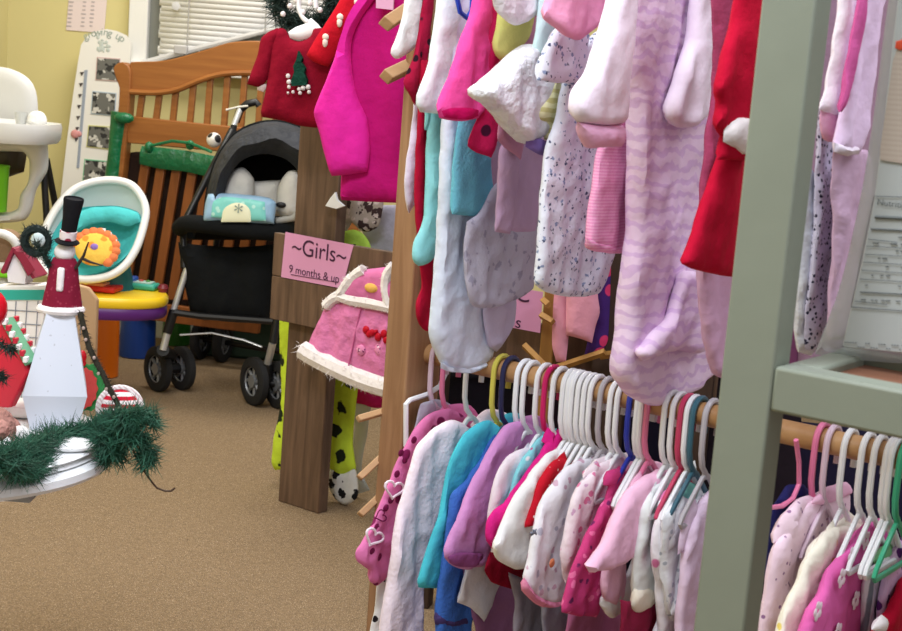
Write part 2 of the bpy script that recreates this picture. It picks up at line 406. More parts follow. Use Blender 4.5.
post('356,72 362,72 366,90 363,160 350,330 340,330 352,160', .05)
m = MB(); m.tube([pl.px(120, 112, .0), pl.px(116, 150, 0), pl.px(112, 186, 0), pl.px(108, 225, 0), pl.px(104, 265, 0)], [.036, .03, .033, .031, .034], 9, flat=(pl.n, .9)); m.ball(pl.px(124, 118, .04), .04, .02, .022, 10); build('green_wrapping', m, M_GREEN, t, label='green plastic wrapped round the post')
m = MB(); P = [pl.px(x, y, .045) for x, y in ((141, 155), (160, 158), (186, 161), (215, 167), (245, 172))]; m.tube(P, [.036, .042, .041, .042, .04], 9, flat=(pl.n, .35)); build('green_wrapping', m, M_GREEN, t, label='green plastic wrapped along the side rail')
m = MB(); m.tube([pl.px(150, 146, .07), pl.px(172, 141, .075), pl.px(190, 143, .075), pl.px(212, 152, .07)], .006, 6); m.ball(pl.px(149, 147, .06), .018, .012, .022, 8); m.ball(pl.px(190, 145, .06), .018, .012, .02, 8); build('green_wrapping', m, M_GREEN, t)
for k in range(9):
    x = 137 + 16 * k; q = 4.6; l = 22
    m = MB(); m.prism([pl.px(x + 9 - q, 158, .03), pl.px(x + 9 + q, 158, .03), pl.px(x - 14 + q, 300, .03), pl.px(x - 14 - q, 300, .03)], -pl.n * .02); build('side_slat', m, M_CRIB_SHADE, t, bev=.003)
m = MB(); plate(m, pts('112,298 260,316 258,334 110,315'), pl, .03, off=.035); build('lower_rail', m, M_CRIB_SHADE, t, bev=.003)
m = MB(); q = [pl.px(x, y, -.05) for x, y in ((128, 152), (330, 174), (318, 326), (108, 300))]; m.prism(q, -pl.n * .1); build('shade_panel', m, fab('dark_brown', (48, 34, 28)), t, bev=.01)  # added dark sheet standing in for the shade behind the lower slats
# crib foot block seen under the stroller
m = MB(); m.box(onz(232, 352) + Vector((0, .05, .05)), .06, .1, .1); one('wooden_block', 'small orange wooden block on the carpet behind the stroller wheels', 'block', m, mat('block_wood', (176, 108, 54), wood=((150, 84, 40), 4, (1, 1, 8))), bev=.003)
p = onz(300, 372); m = MB(); m.box(p + Vector((-.02, .32, .1)), .85, .3, .2); one('storage_box', 'low dark green storage box on the carpet beneath the crib', 'box', m, mat('dark_green', (52, 74, 56), rough=.6), bev=.012)

# ================================================================== high chair
HY = 4.75
M_HC = plas('highchair', (216, 216, 214), rough=.3)
M_BLACK = plas('black', (22, 22, 24))
pl = front(20, 150, HY)
fl = onp(20, 330, pl.O, pl.n); fl.z = 0
t = thing('high_chair', 'white plastic baby high chair with wide tray by the yellow wall', 'high chair', fl)
m = MB(); puff(m, pts('-70,75 -20,66 8,68 24,75 33,84 37,97 38,116 36,150 -80,150'), pl, .02, off=-.1, fold=(0, 1), edge=.04, grid=.02); build('seat_back', m, M_HC, t)
c = at(3, 130, HY - .14)
rows = []
for (r, h) in ((.0, .012), (.72, .012), (.86, .014), (.93, .03), (1, .03), (1.02, .015), (1, -.02), (.95, -.034), (.8, -.03), (0, -.03)):
    rows.append([c + Vector((math.copysign(abs(math.cos(a)) ** .6, math.cos(a)) * .172 * max(r, .001), math.copysign(abs(math.sin(a)) ** .6, math.sin(a)) * .17 * max(r, .001), h)) for a in [2 * math.pi * k / 40 for k in range(40)]])
m = MB(); m.loft(rows, closed=True); build('tray', m, M_HC, t)
m = MB(); m.tube([at(46, 138, HY - .12), at(52, 138, HY - .12), at(54, 132, HY - .1)], .011, 8); build('tray_latch', m, M_BLACK, t)
m = MB(); puff(m, pts('-70,140 26,139 47,141 47,170 36,190 31,210 25,220 0,223 -70,222 -70,212 10,212 19,207 21,195 29,181 30,160 24,152 -70,152'), pl, .035, off=.02, fold=(0, 1), edge=.02, grid=.014); build('footrest_shell', m, M_HC, t)
m = MB(); puff(m, pts('-75,135 15,136 26,150 24,172 -10,182 -75,182'), pl, .05, off=-.06, fold=(0, 1), edge=.05, grid=.02); build('seat', m, plas('seat_dark', (60, 52, 40)), t)
for x0, x1 in ((43, 60), (-80, -105)):
    a = pl.px(x0, 160, -.05); f = onp(x1, 328, pl.O, pl.n); f.z = 0
    m = MB(); m.tube([a, a.lerp(f, .5), f + Vector((0, .02, .012))], .012, 10); build('leg', m, M_BLACK, t)
    m = MB(); m.tube([a + Vector((0, .04, 0)), f + Vector((0, .38, .012))], .012, 10); build('leg', m, M_BLACK, t)
p = pl.px(21, 124, .16)
m = MB(); m.lathe(at(21, 125, HY - .1), [(.012, 0), (.016, .001), (.021, .042), (.019, .042), (.014, .003), (.001, .003)], n=20); one('cup', 'small clear plastic cup on the high chair tray', 'cup', m, plas('clear_cup', (196, 198, 196), rough=.15))
m = MB(); pl2 = front(38, 118, HY - .1)
puff(m, pts('26,123 29,114 35,111 42,112 46,117 47,124 38,127'), pl2, .03, fold=(.004, 30), edge=.03, grid=.008); one('folded_cloth', 'crumpled white cloth on the high chair tray beside the cup', 'cloth', m, fab('white', (236, 236, 236)))
m = MB(); m.lathe(at(5, 125.5, HY - .2), [(.001, 0), (.028, 0), (.03, .004), (.026, .006), (.001, .005)], n=20); one('dark_dish', 'small flat dark dish lying on the high chair tray', 'dish', m, M_BLACK)
m = MB(); m.lathe(at(-2, 212, HY - .05), [(.02, 0), (.028, .002), (.034, .15), (.037, .155), (.034, .158), (.031, .15), (.024, .006), (.001, .006)], n=20); one('green_tumbler', 'tall lime green plastic tumbler on the high chair footrest', 'tumbler', m, plas('lime', (120, 206, 40), rough=.3))
# white ring toy at the left
p = onz(2, 345); t = thing('baby_walker', 'white rounded baby walker seat with brown cushion at left edge below the high chair', 'baby walker', at(2, 300, 3.6) * 1)
pl = front(2, 248, 3.6); m = MB()
c = pl.px(0, 250); m.tube([c + pl.U * (.048 * math.cos(a)) + pl.V * (.045 * math.sin(a)) + pl.n * .01 * math.sin(a) for a in [2 * math.pi * k / 24 for k in range(24)]], .012, 10, closed=True); build('ring', m, M_HC, t)
m = MB(); m.lathe(c - pl.n * .02, [(.001, .012), (.03, .01), (.05, 0), (.05, -.04), (.001, -.045)], axis=pl.n, n=24); build('cushion', m, fab('brown', (128, 98, 70)), t)
m = MB(); c2 = pl.px(0, 274); m.box(c2 - pl.n * .03, .12, .07, .02); build('tray', m, plas('lime', (120, 206, 40)), t, bev=.006)
m = MB(); g = Vector((c2.x, c2.y, 0)) - pl.n * .03; m.tube([c2 - pl.n * .03, g + Vector((0, 0, .02))], .02, 10); m.lathe(g, [(.001, .03), (.1, .02), (.11, 0), (.001, 0)], n=24); build('stand', m, M_HC, t)
[setattr(t, 'location', t.location)]
# ================================================================== infant seat, activity table
def bowl(mb, outline, pl, depth, off=0, shift=(0, 0), n=10, th=.012):
    """A scooped shell: rim on the outline, hollow towards the back."""
    L = smooth_loop([pl.uv(*p) for p in outline], .012); c = sum(L, Vector((0, 0))) / len(L); rows = []
    for s in [1 - k / n for k in range(n)] + [.02]:
        rows.append([pl.w(c.x + (p.x - c.x) * s + shift[0] * (1 - s), c.y + (p.y - c.y) * s + shift[1] * (1 - s), off - depth * (1 - s ** 2.2)) for p in L])
    back = [[q - pl.n * th - (q - pl.w(c.x, c.y)) * -.012 for q in r] for r in reversed(rows)]
    return mb.loft(rows + back + [rows[0]], closed=True)
AY = 4.72
pl = front(97, 230, AY, yaw=-6, pitch=28)
out = pts('146,215 143,200 132,186 116,181 96,182 76,189 61,203 49,222 42,241 40,260 46,272 62,277 88,280 110,276 126,265 138,245')
bz = at(105, 292, AY).z
t = thing('bouncer_seat', 'white bucket shaped infant seat with aqua liner resting above the yellow activity table', 'infant seat', at(97, 285, AY))
m = MB(); bowl(m, out, pl, .14, th=.02); build('shell', m, plas('shell_white', (238, 238, 236), rough=.3), t)
m = MB(); L = smooth_loop([pl.uv(*p) for p in out], .012); m.tube([pl.w(p.x, p.y, .004) for p in L], .014, 10, closed=True); build('rim', m, plas('shell_white', (238, 238, 236)), t)
m = MB(); bowl(m, pts('68,213 85,207 118,206 138,212 142,221 139,236 130,252 112,267 92,274 64,275 46,270 43,256 54,232'), pl, .09, off=.0, th=.03); build('liner', m, fab('aqua', (64, 190, 192)), t)
m = MB(); puff(m, pts('72,214 90,208 118,207 138,213 141,222 128,226 108,222 90,225 76,232'), pl, .02, off=.01, edge=.03); build('headrest_pad', m, fab('aqua', (64, 190, 192)), t)
m = MB(); c = pl.px(108, 270, -.16); m.lathe(Vector((c.x, c.y, at(130, 294, 4.72).z)), [(.001, .1), (.07, .1), (.09, .02), (.095, 0), (.001, 0)], n=28); build('base', m, plas('base_teal', (30, 96, 106)), t)
# sun faced plush
t = thing('sun_plush', 'yellow and orange sun shaped plush toy lying in the infant seat', 'plush toy', pl.px(95, 268, .0))
c = pl.px(95, 249, .03)
m = MB()
for k in range(11):
    a = math.pi * (-.25 + 1.15 * k / 10); m.ball(c + pl.U * (-.066 * math.cos(a)) + pl.V * (.06 * math.sin(a)), .019, .012, .019, 10, (pl.U, pl.n, pl.V))
build('petals', m, fab('orange', (234, 118, 62)), t)
m = MB(); m.ball(c, .066, .022, .06, 24, (pl.U, pl.n, pl.V)); f = build('face', m, fab('sun_yellow', (248, 196, 70), spots=[((244, 150, 60), 24, .3, .3)]), t)
m = MB(); m.ball(c + pl.n * .02, .014, .006, .012, 12, (pl.U, pl.n, pl.V)); build('nose', m, fab('violet', (134, 104, 190)), f)
for dx, dy in ((8, -19), (14, -15), (19, -8), (17, -3)):
    m = MB(); m.box(pl.px(95 + dx, 249 + dy, .035), .018, .004, .012, (pl.U, pl.n, pl.V)); build('ribbon_tag', m, fab('white', (236, 236, 236)), t, bev=.001)
# activity table
TZ = at(130, 294, 4.72).z
Tc = onz(112, 290, TZ)
t = thing('activity_table', 'yellow topped toddler activity table with purple rim and orange, blue and green legs', 'table', (Tc.x, Tc.y, 0))
def blob(cx, cy, r, amp, n=64, k=3, ph=0.):
    return [(cx + (r + amp * math.cos(k * a + ph)) * math.cos(a), cy + (r + amp * math.cos(k * a + ph)) * math.sin(a)) for a in [2 * math.pi * i / n for i in range(n)]]
Lp = blob(Tc.x - .03, Tc.y, .215, .022, k=3, ph=1.0)
def slab(z0, z1, g, rnd=.008):
    rows = []
    cx, cy = Tc.x - .03, Tc.y
    for s, z in ((0.01, z0), (g - .03, z0), (g, z0 + rnd), (g, z1 - rnd), (g - .03, z1), (0.01, z1)):
        rows.append([Vector((cx + (x - cx) * s, cy + (y - cy) * s, z)) for x, y in Lp])
    return MB().loft(rows, closed=True)
build('table_top', slab(TZ - .035, TZ, 1.0), plas('yellow', (246, 206, 40), rough=.3), t)
build('rim', slab(TZ - .075, TZ - .034, .985), plas('purple', (88, 34, 112), rough=.35), t)
for name, px, py, c_, wd in (('orange', 104, 376, (240, 120, 20), .052), ('blue', 137, 356, (24, 62, 140), .072), ('green', 176, 344, (60, 130, 50), .06)):
    f = onz(px, py); top = Vector((f.x, f.y, TZ - .07))
    m = MB(); m.lathe(Vector((f.x, f.y, 0)), [(wd * .92, 0), (wd, .004), (wd * .94, TZ - .075)], n=20); build('leg', m, plas('leg_' + name, c_, rough=.3), t, label=name + ' table leg')
p = onz(100, 291, TZ)
t = thing('toy_book', 'small red and peach activity book toy on the yellow table top', 'toy', p)
m = MB(); X = Vector((1, -.12, 0)).normalized(); Y = Vector((.12, 1, 0)).normalized(); m.box(p + Vector((0, 0, .013)), .135, .1, .02, (X, Y, Vector((0, 0, 1)))); build('cover', m, plas('toy_red', (204, 40, 40)), t, bev=.006)
m = MB(); m.box(p + Vector((-.015, 0, .027)), .09, .085, .012, (X, Y, Vector((0, 0, 1)))); build('page', m, plas('toy_peach', (226, 150, 120), spots=[((250, 220, 120), 40, .25)]), t, bev=.004)
p = onz(141, 289, TZ)
t = thing('toy_phone', 'teal toy panel with small buttons on the yellow table top', 'toy', p)
m = MB(); m.box(p + Vector((0, 0, .012)), .12, .07, .022, (X, Y, Vector((0, 0, 1)))); build('case', m, plas('toy_teal', (60, 170, 150)), t, bev=.008)
m = MB(); m.box(p + Vector((0, 0, .025)), .085, .045, .006, (X, Y, Vector((0, 0, 1)))); f = build('screen', m, plas('toy_pale', (186, 214, 206)), t, bev=.002)
for k in range(3):
    m = MB(); m.lathe(p + X * (-.025 + .025 * k) + Vector((0, 0, .028)), [(.008, 0), (.008, .004), (.001, .006)], n=12); build('button', m, plas('button_%d' % k, [(60, 80, 160), (200, 90, 90), (90, 160, 80)][k]), f)
p = onz(163, 292, TZ); m = MB(); m.lathe(p, [(.016, 0), (.016, .006), (.02, .014), (.014, .026), (.001, .029)], n=16); one('red_toy', 'small dark red toy at the right edge of the yellow table top', 'toy', m, plas('knob_red', (120, 40, 50)))
p = at(123, 280, 4.86); m = MB(); m.box(Vector((p.x, p.y, TZ + .02)), .1, .06, .04); one('blue_block', 'flat blue plastic block at the back of the yellow table', 'block', m, plas('block_blue', (34, 84, 170)), bev=.008)

# ================================================================== stroller
SYD = 4.85
M_FRAME = mat('silver_tube', (214, 216, 218), rough=.3, metal=.6)
M_SFAB = fab('stroller_black', (20, 22, 24)); M_CAN = fab('stroller_grey', (54, 56, 62), rough=.6, var=.16, bump=(12, .9, .03))
pl = front(230, 300, SYD)
g0 = onz(215, 400)
st = thing('stroller', 'black folding baby stroller with grey hood and silver front tubes on the carpet', 'stroller', g0)
M_TYRE = mat('tyre', (30, 30, 32), rough=.8); M_HUB = mat('hub_grey', (136, 138, 142), rough=.4, metal=.4)
def wheel(px, py, rad, axis, w=.032):
    """a wheel whose lowest point is seen at (px, py)"""
    f = onz(px, py); c = f + Vector((0, 0, rad)); A = Vector(axis).normalized()
    m = MB(); m.lathe(c, [(rad * .62, -w / 2), (rad * .9, -w / 2), (rad, -w / 3), (rad, w / 3), (rad * .9, w / 2), (rad * .62, w / 2), (rad * .6, w / 3), (rad * .6, -w / 3), (rad * .62, -w / 2)], axis=A, n=32); wv = build('wheel', m, M_TYRE, st)
    m = MB()
    m.lathe(c, [(.001, -w * .42), (rad * .26, -w * .42), (rad * .26, w * .42), (.001, w * .42)], axis=A, n=20)
    X = A.orthogonal().normalized(); Y = A.cross(X)
    for k in range(8):
        a = 2 * math.pi * k / 8; d = X * math.cos(a) + Y * math.sin(a); m.tube([c + d * rad * .2, c + d * rad * .64], rad * .075, 6)
    m.tube([c + (X * math.cos(a) + Y * math.sin(a)) * rad * .62 + A * w * .2 for a in [2 * math.pi * k / 28 for k in range(28)]], rad * .05, 6, closed=True)
    build('hub', m, M_HUB, wv)
    return c
ax = (-.74, -.67, 0)
cL = wheel(157, 391, .082, ax); cL2 = wheel(181, 389.5, .08, ax)
cR = wheel(253, 405, .086, (-.8, -.6, 0)); cR2 = wheel(277, 408, .084, (-.8, -.6, 0))
cB = wheel(200, 359, .082, (.97, -.24, 0)); cB2 = wheel(222, 362, .082, (.97, -.24, 0))
cB3 = wheel(292, 374, .082, (.97, -.24, 0))
for a, b in ((cL, cL2), (cR, cR2), (cB, cB2), (cB2, cB3)):
    m = MB(); m.tube([a, b], .012, 10); build('axle', m, M_BLACK, st)
mid = (cL + cL2) / 2; A1 = pl.px(165, 344, .06); A2 = pl.px(186, 274, .03)
m = MB(); m.tube([pl.px(163, 350, .06), pl.px(168, 330, .05)], .013, 10); m.tube([pl.px(173, 312, .045), pl.px(187, 268, .02)], .011, 10); build('front_tube', m, M_FRAME, st, label='silver front tube')
m = MB(); m.tube([pl.px(167, 333, .052), pl.px(174, 310, .044)], .017, 10); m.tube([mid + Vector((0, 0, .05)), pl.px(163, 350, .06)], .022, 10); m.tube([cL, cL2], .02, 8); build('fork', m, M_BLACK, st)
midr = (cR + cR2) / 2
m = MB(); m.tube([midr + Vector((0, -.01, .06)), pl.px(273, 342, .1)], .013, 10); build('front_tube', m, M_FRAME, st, label='silver front tube')
m = MB(); m.tube([pl.px(273, 343, .1), pl.px(280, 300, .08), pl.px(290, 240, .05)], .014, 10); m.tube([midr, midr + Vector((0, -.01, .075))], .022, 10); build('fork', m, M_BLACK, st)
m = MB(); m.tube([pl.px(180, 335, .05), pl.px(212, 333, .05), pl.px(244, 340, .07), pl.px(262, 347, .08)], .006, 8, flat=(Vector((0, 0, 1)), .6)); build('footrest_bar', m, M_FRAME, st)
m = MB(); m.tube([pl.px(172, 312, .05), pl.px(200, 316, .05), pl.px(282, 322, .08)], .012, 8); build('cross_bar', m, M_BLACK, st)
m = MB(); puff(m, pts('178,242 200,245 240,247 275,244 279,252 276,285 271,322 240,323 205,318 190,312 186,290 181,262'), pl, .07, off=-.02, edge=.07, grid=.016, fold=(.01, 14)); build('leg_panel', m, M_SFAB, st)
m = MB(); P = [pl.px(x, y, k) for x, y, k in ((180, 228, 0), (186, 224, .06), (200, 224, .11), (225, 227, .13), (255, 231, .13), (280, 232, .09), (288, 228, .02))]; m.tube(smooth_loop(P, .02, False), .03, 12); build('bumper_bar', m, M_SFAB, st)
m = MB(); m.tube([pl.px(184, 268, .02), pl.px(183, 225, -.02), pl.px(206, 180, -.1), pl.px(232, 130, -.26)], .013, 10); build('side_tube', m, M_BLACK, st)
m = MB(); m.tube([pl.px(232, 130, -.26), pl.px(241, 107, -.3)], .011, 10); build('handle_tube', m, M_FRAME, st, label='silver handle tube')
m = MB(); m.tube([pl.px(x, y, -.3) for x, y in ((236, 122), (240, 110), (247, 104), (256, 102), (259, 106))], [.014, .015, .014, .014, .012], 10); build('handle', m, M_BLACK, st)
m = MB(); m.tube([cB, pl.px(214, 260, -.2), pl.px(234, 125, -.26)], .012, 8); build('rear_tube', m, M_BLACK, st)
# hood
def arc(p, n=26):
    return smooth_loop(pts(p), 3.2, False)
def samp(p, k, n=28):
    L = arc(p); return [pl.px(*(L[min(len(L) - 1, int(round(i * (len(L) - 1) / (n - 1))))]), k) for i in range(n)]
m = MB()
rows = [samp('222,214 224,192 232,170 243,159 257,154 272,154 288,160 299,172 304,190', .09), samp('215,216 216,190 226,163 240,149 258,141 276,140 294,146 306,160 311,184', .14), samp('209,218 211,190 221,162 236,142 256,131 276,129 297,135 309,148 316,176', .1),
        samp('205,219 209,186 219,156 236,134 257,124 278,122 300,128 313,142 320,172', 0), samp('206,219 211,186 222,157 239,137 259,127 279,125 300,131 313,144 320,174', -.14), samp('214,219 220,190 230,166 244,150 261,142 279,141 297,146 309,158 316,180', -.28), samp('228,219 234,200 242,182 252,172 264,168 279,167 293,171 303,180 309,196', -.34)]
for i, r in enumerate(rows):
    for k, q in enumerate(r): r[k] = q + pl.n * (.006 * noise.noise((k * .9, i * 2.3, 3))) + pl.V * (.006 * math.sin(k * 1.15 + i) if i in (1, 2) else 0)
m.loft(rows); build('hood', m, M_CAN, st, solid=.006)
m = MB(); m.tube(rows[3], .008, 8); build('hood_bow', m, M_SFAB, st)
m = MB(); puff(m, pts('215,216 222,190 236,163 257,152 280,153 300,168 308,195 306,222'), pl, .03, off=-.24, edge=.05, grid=.02); build('seat_back', m, M_SFAB, st)
m = MB(); puff(m, pts('180,222 215,215 290,218 290,240 186,240'), pl, .1, off=-.12, edge=.08, grid=.02); build('seat', m, M_SFAB, st)
m = MB(); m.ball(pl.px(214, 140, -.12), .027, .027, .027, 14); t = one('toy_ball', 'small white and black toy ball at the left side of the stroller hood', 'ball', m, plas('ball_white', (226, 222, 216), spots=[((34, 32, 34), 24, .36, 0)]))
m = MB(); m.tube([pl.px(x, y, -.2) for x, y in ((226, 110), (238, 107), (248, 106))], .0035, 6); one('white_strap', 'thin white strap looped over the stroller handle', 'strap', m, mat('strap_white', (226, 222, 214)))
# infant carrier insert
M_INF = fab('infant_grey', (198, 196, 190)); 
t = thing('infant_carrier', 'pale grey padded infant carrier insert sitting in the stroller', 'infant carrier', pl.px(255, 235, -.05))
m = MB(); puff(m, pts('213,216 219,196 226,179 233,170 242,167 249,172 254,180 254,200 250,216'), pl, .045, off=.03, edge=.045, fold=(.002, 12), grid=.012); build('side_bolster', m, M_INF, t)
m = MB(); puff(m, pts('276,212 277,192 281,180 289,171 298,170 303,178 304,196 300,214 288,220'), pl, .05, off=.05, edge=.045, fold=(.002, 12), grid=.012); build('side_bolster', m, M_INF, t)
m = MB(); puff(m, pts('246,182 262,181 280,180 282,216 246,216'), pl, .03, off=-.02, edge=.04, fold=(.002, 12), grid=.012); build('back_pad', m, M_INF, t)
m = MB(); m.tube([pl.px(x, y, .08) for x, y in ((303, 185), (300, 208), (293, 218), (276, 221))], .012, 10); build('shell_edge', m, plas('carrier_grey', (168, 166, 158)), t)
m = MB(); m.ball(pl.px(281, 205, .1), .018, .006, .01, 12); build('buckle', m, M_BLACK, t)
pl2 = front(238, 207, SYD - .12, pitch=12)
t = one('wipes_pack', 'pale blue and mint soft pack leaning in the stroller seat', 'package', puff(MB(), pts('203,222 205,204 208,194 222,193 250,195 270,198 276,203 274,224 240,224'), pl2, .03, edge=.03, fold=(.004, 25)), plas('pack_blue', (150, 186, 216), rough=.35))
m = MB(); puff(m, pts('211,217 213,202 222,197 248,199 265,202 266,221 240,220'), pl2, .006, off=.029, edge=.02, fold=(.002, 25)); q = build('mint_panel', m, plas('pack_mint', (122, 204, 196), rough=.35, spots=[((176, 224, 214), 40, .25)]), t)
m = MB(); puff(m, pts('221,222 224,209 234,203 244,204 250,210 251,222'), pl2, .003, off=.037, edge=.02, fold=(0, 25)); build('cream_oval', m, plas('pack_cream', (222, 222, 190), rough=.35), q)
m = MB(); write(m, '*', .07, pl2, 240, 214, off=.043); build('printed_mark', m, mat('pack_print', (120, 140, 136)), q)
# ================================================================== white table with Christmas things
M_TW = mat('table_white', (226, 228, 230), rough=.45, bump=(40, .15, .004))
TB = .57
Z3 = Vector((0, 0, 1))
def tp(px, py, z=0): return onz(px, py, TB + z)
ct = tp(-62, 431); R_T = (tp(107, 443) - ct).length
t = thing('round_table', 'white painted round pedestal table holding the Christmas ornaments', 'table', (ct.x, ct.y, 0))
m = MB(); m.lathe(ct, [(.001, -.016), (R_T - .02, -.016), (R_T - .005, -.013), (R_T - .012, -.008), (R_T - .006, -.003), (R_T - .012, 0), (.001, 0)], n=72); build('table_top', m, M_TW, t)
m = MB(); m.lathe(ct - Z3 * .016, [(.001, -.022), (R_T + .004, -.022), (R_T + .008, -.016), (R_T + .006, -.006), (R_T - .005, 0), (.001, 0)], n=72); build('lower_tier', m, M_TW, t)
m = MB(); m.lathe((ct.x, ct.y, 0), [(.15, 0), (.155, .02), (.05, .05), (.035, .1), (.045, .25), (.03, .4), (.06, .52), (.09, TB - .038), (.001, TB - .038)], n=28); build('pedestal', m, M_TW, t)
e = tp(12, 474, -.038)
m = MB(); m.box(e + Vector((0, .035, -.024)), .05, .05, .046); build('bracket', m, mat('bracket_grey', (150, 152, 158), rough=.5), t, bev=.002)
# snow layer
t = one('cotton_snow', 'lump of white cotton snow by the foot of the snowman', 'decoration', MB().ball(tp(66, 444, .006), .045, .035, .009, 18).ball(tp(84, 436, .005), .04, .03, .009, 16), fab('white', (236, 236, 236)))
t = one('snow_block', 'flat white block of snow on the table behind the pine garland at left', 'decoration', MB().box(tp(22, 408, .014), .07, .05, .026), fab('white', (236, 236, 236)), bev=.008)
# snowman
B = tp(54, 424); s = 1 / ((1400) / (B.y * 1.01))
def sz(y): return (424 - y) * s
t = thing('snowman_figure', 'tall white wooden snowman in burgundy coat and black top hat on the white table', 'figurine', B)
th = math.radians(-45 + 16)
_mb = build
def lean_build(name, mb, m, parent=None, **k):
    if parent is not None and parent.name.startswith('snowman') or (parent is not None and parent.parent and parent.parent.name.startswith('snowman')):
        for p in mb.v: p.x += max(0, p.z - B.z - .06) * .038
    return _mb(name, mb, m, parent, **k)
build = lean_build
m = MB(); r2 = math.sqrt(2) / 2
m.lathe(B, [(.001, 0), (46 * r2 * s, 0), (62 * r2 * s, sz(388)), (26 * r2 * s, sz(305)), (.001, sz(305))], n=4, rot=th)
build('body', m, mat('snowman_white', (214, 220, 232), rough=.5, spots=[((190, 194, 204), 60, .08, .4)]), t, ang=10)
m = MB()
def ring(y, r, wob=0, dx=0, ph=0): return [B + Vector((dx * s, 0, sz(y))) + Vector((math.cos(a) * r * s * (1 + wob * math.sin(5 * a + ph)), math.sin(a) * r * s * .75 * (1 + wob * math.cos(4 * a + ph)), 0)) for a in [2 * math.pi * k / 36 for k in range(36)]]
m.loft([ring(254, 6), ring(253, 11), ring(258, 13.5, .03), ring(275, 15.5, .05), ring(290, 18, .07, 0, 1), ring(303, 20, .08, 0, 1), ring(303, 17, .05), ring(262, 8)], closed=True); build('coat', m, fab('burgundy', (126, 28, 52), spots=[((150, 52, 72), 120, .2)]), t)
m = MB()
P = [B + Vector((math.cos(a) * 20 * s, math.sin(a) * 15 * s, sz(305))) for a in [2 * math.pi * k / 30 for k in range(30)]]
m.tube(P, 4.2 * s, 8, closed=True); m.needles(P + P[:1], .006, 900, .008, .0007); build('fur_hem', m, fab('fur_white', (234, 228, 228)), t)
m = MB(); fr = Vector((0, -1, 0)); m.box(B + Vector((1 * s, -15.5 * s * .78, sz(273))), 7 * s, 5 * s, 24 * s); build('coat_front', m, fab('fur_white', (234, 228, 228)), t, bev=.003)
m = MB(); m.ball(B + Z3 * sz(247), 10.5 * s, 9 * s, 10 * s, 18); hd = build('head', m, mat('snowman_head', (232, 230, 232), rough=.7), t)
m = MB(); H = B + Vector((2 * s, -1.5 * s, sz(236))); ax_ = Vector((.12, -.12, 1)).normalized()
m.lathe(H, [(.001, -1.5 * s), (11 * s, -1.5 * s), (12.5 * s, 0), (11 * s, 1.5 * s), (7.2 * s, 1.8 * s), (7.6 * s, 12 * s), (8 * s, 24 * s), (10 * s, 43 * s), (9.6 * s, 45 * s), (8.6 * s, 43.5 * s), (.001, 43 * s)], axis=ax_, n=28); h = build('top_hat', m, fab('black', (24, 24, 27)), t)
m = MB(); m.lathe(H + ax_ * 2.5 * s, [(7.5 * s, 0), (8.2 * s, .3 * s), (8.5 * s, 8.6 * s), (7.7 * s, 9 * s)], axis=ax_, n=28); build('hat_band', m, fab('plaid', (226, 212, 214), spots=[((150, 40, 66), 60, .3, 0, 0)]), h)
m = MB(); a0 = B + Vector((13 * s, -4 * s, sz(262)))
m.tube([a0, a0 + Vector((8 * s, -3 * s, 14 * s)), a0 + Vector((12 * s, -4 * s, 28 * s))], [.0032, .0026, .0012], 6); m.tube([a0 + Vector((6 * s, -2 * s, 11 * s)), a0 + Vector((16 * s, -4 * s, 8 * s)), a0 + Vector((28 * s, -6 * s, 6 * s))], [.0028, .002, .001], 6); build('twig_arm', m, mat('twig', (52, 38, 30), rough=.8), t)
m = MB(); a0 = B + Vector((-13 * s, -3 * s, sz(262))); m.tube([a0, a0 + Vector((-4 * s, -4 * s, 10 * s)), a0 + Vector((-12 * s, -4 * s, 20 * s))], [.004, .003, .0025], 6); m.needles([a0, a0 + Vector((-4 * s, -4 * s, 10 * s)), a0 + Vector((-14 * s, -4 * s, 22 * s))], .006, 220, .016, .0009); build('twig_arm', m, mat('pine_dark', (20, 42, 36), rough=.8), t, label='pine covered arm')
build = _mb
# dotted strand leaning down beside the snowman
P = smooth_loop([tp(82, 408, .115), tp(88, 408, .075), tp(100, 410, .045), tp(118, 418, .022)], .01, False)
P = [at(x, y, 2.18) for x, y in ((80, 312), (84, 328), (89, 347), (96, 362), (104, 376), (110, 390), (117, 402), (120, 413))]
m = MB(); m.tube(P, .0045, 7); m.needles(P, .006, 700, .010, .0008); t = one('pine_strand', 'thin dark pine strand with tiny beads leaning beside the snowman', 'garland', m, mat('pine_brown', (50, 46, 34), rough=.8))
for k in range(7):
    m = MB(); q = P[k % 7].lerp(P[k % 7 + 1], random.random()); m.ball(q + Vector((random.uniform(-.006, .006), -.006, 0)), .003, n=8); build('bead', m, mat('bead', (180, 160, 150)), t)
# birdhouse with wreath
pl = front(20, 270, 2.355, yaw=8)
h0 = pl.px(16, 282); t = thing('birdhouse', 'small white birdhouse with burgundy pitched roof behind the snowman', 'birdhouse', h0)
m = MB(); m.prism([pl.px(x, y) for x, y in ((7, 272), (15, 252), (26, 274), (25, 284), (8, 282))], -pl.n * .03); build('house', m, mat('house_white', (226, 222, 222), rough=.6), t)
def roof(a, b, wn):
    m = MB(); q = [pl.px(*a, .008), pl.px(*b, .008)]; nr = (q[1] - q[0]).normalized().cross(pl.n); m.prism([q[0], q[1], q[1] - pl.n * .05, q[0] - pl.n * .05], nr * .006); build('roof_panel', m, mat('roof_burgundy', (134, 26, 52), rough=.6), t)
roof((15, 249), (35, 277), 0); roof((15, 249), (3, 274), 0)
m = MB(); q = [pl.px(x, y, .012) for x, y in ((15, 251), (23, 252), (35, 270), (28, 276))]; m.prism(q, -pl.n * .004); build('roof_panel', m, mat('roof_burgundy', (134, 26, 52), rough=.6), t)
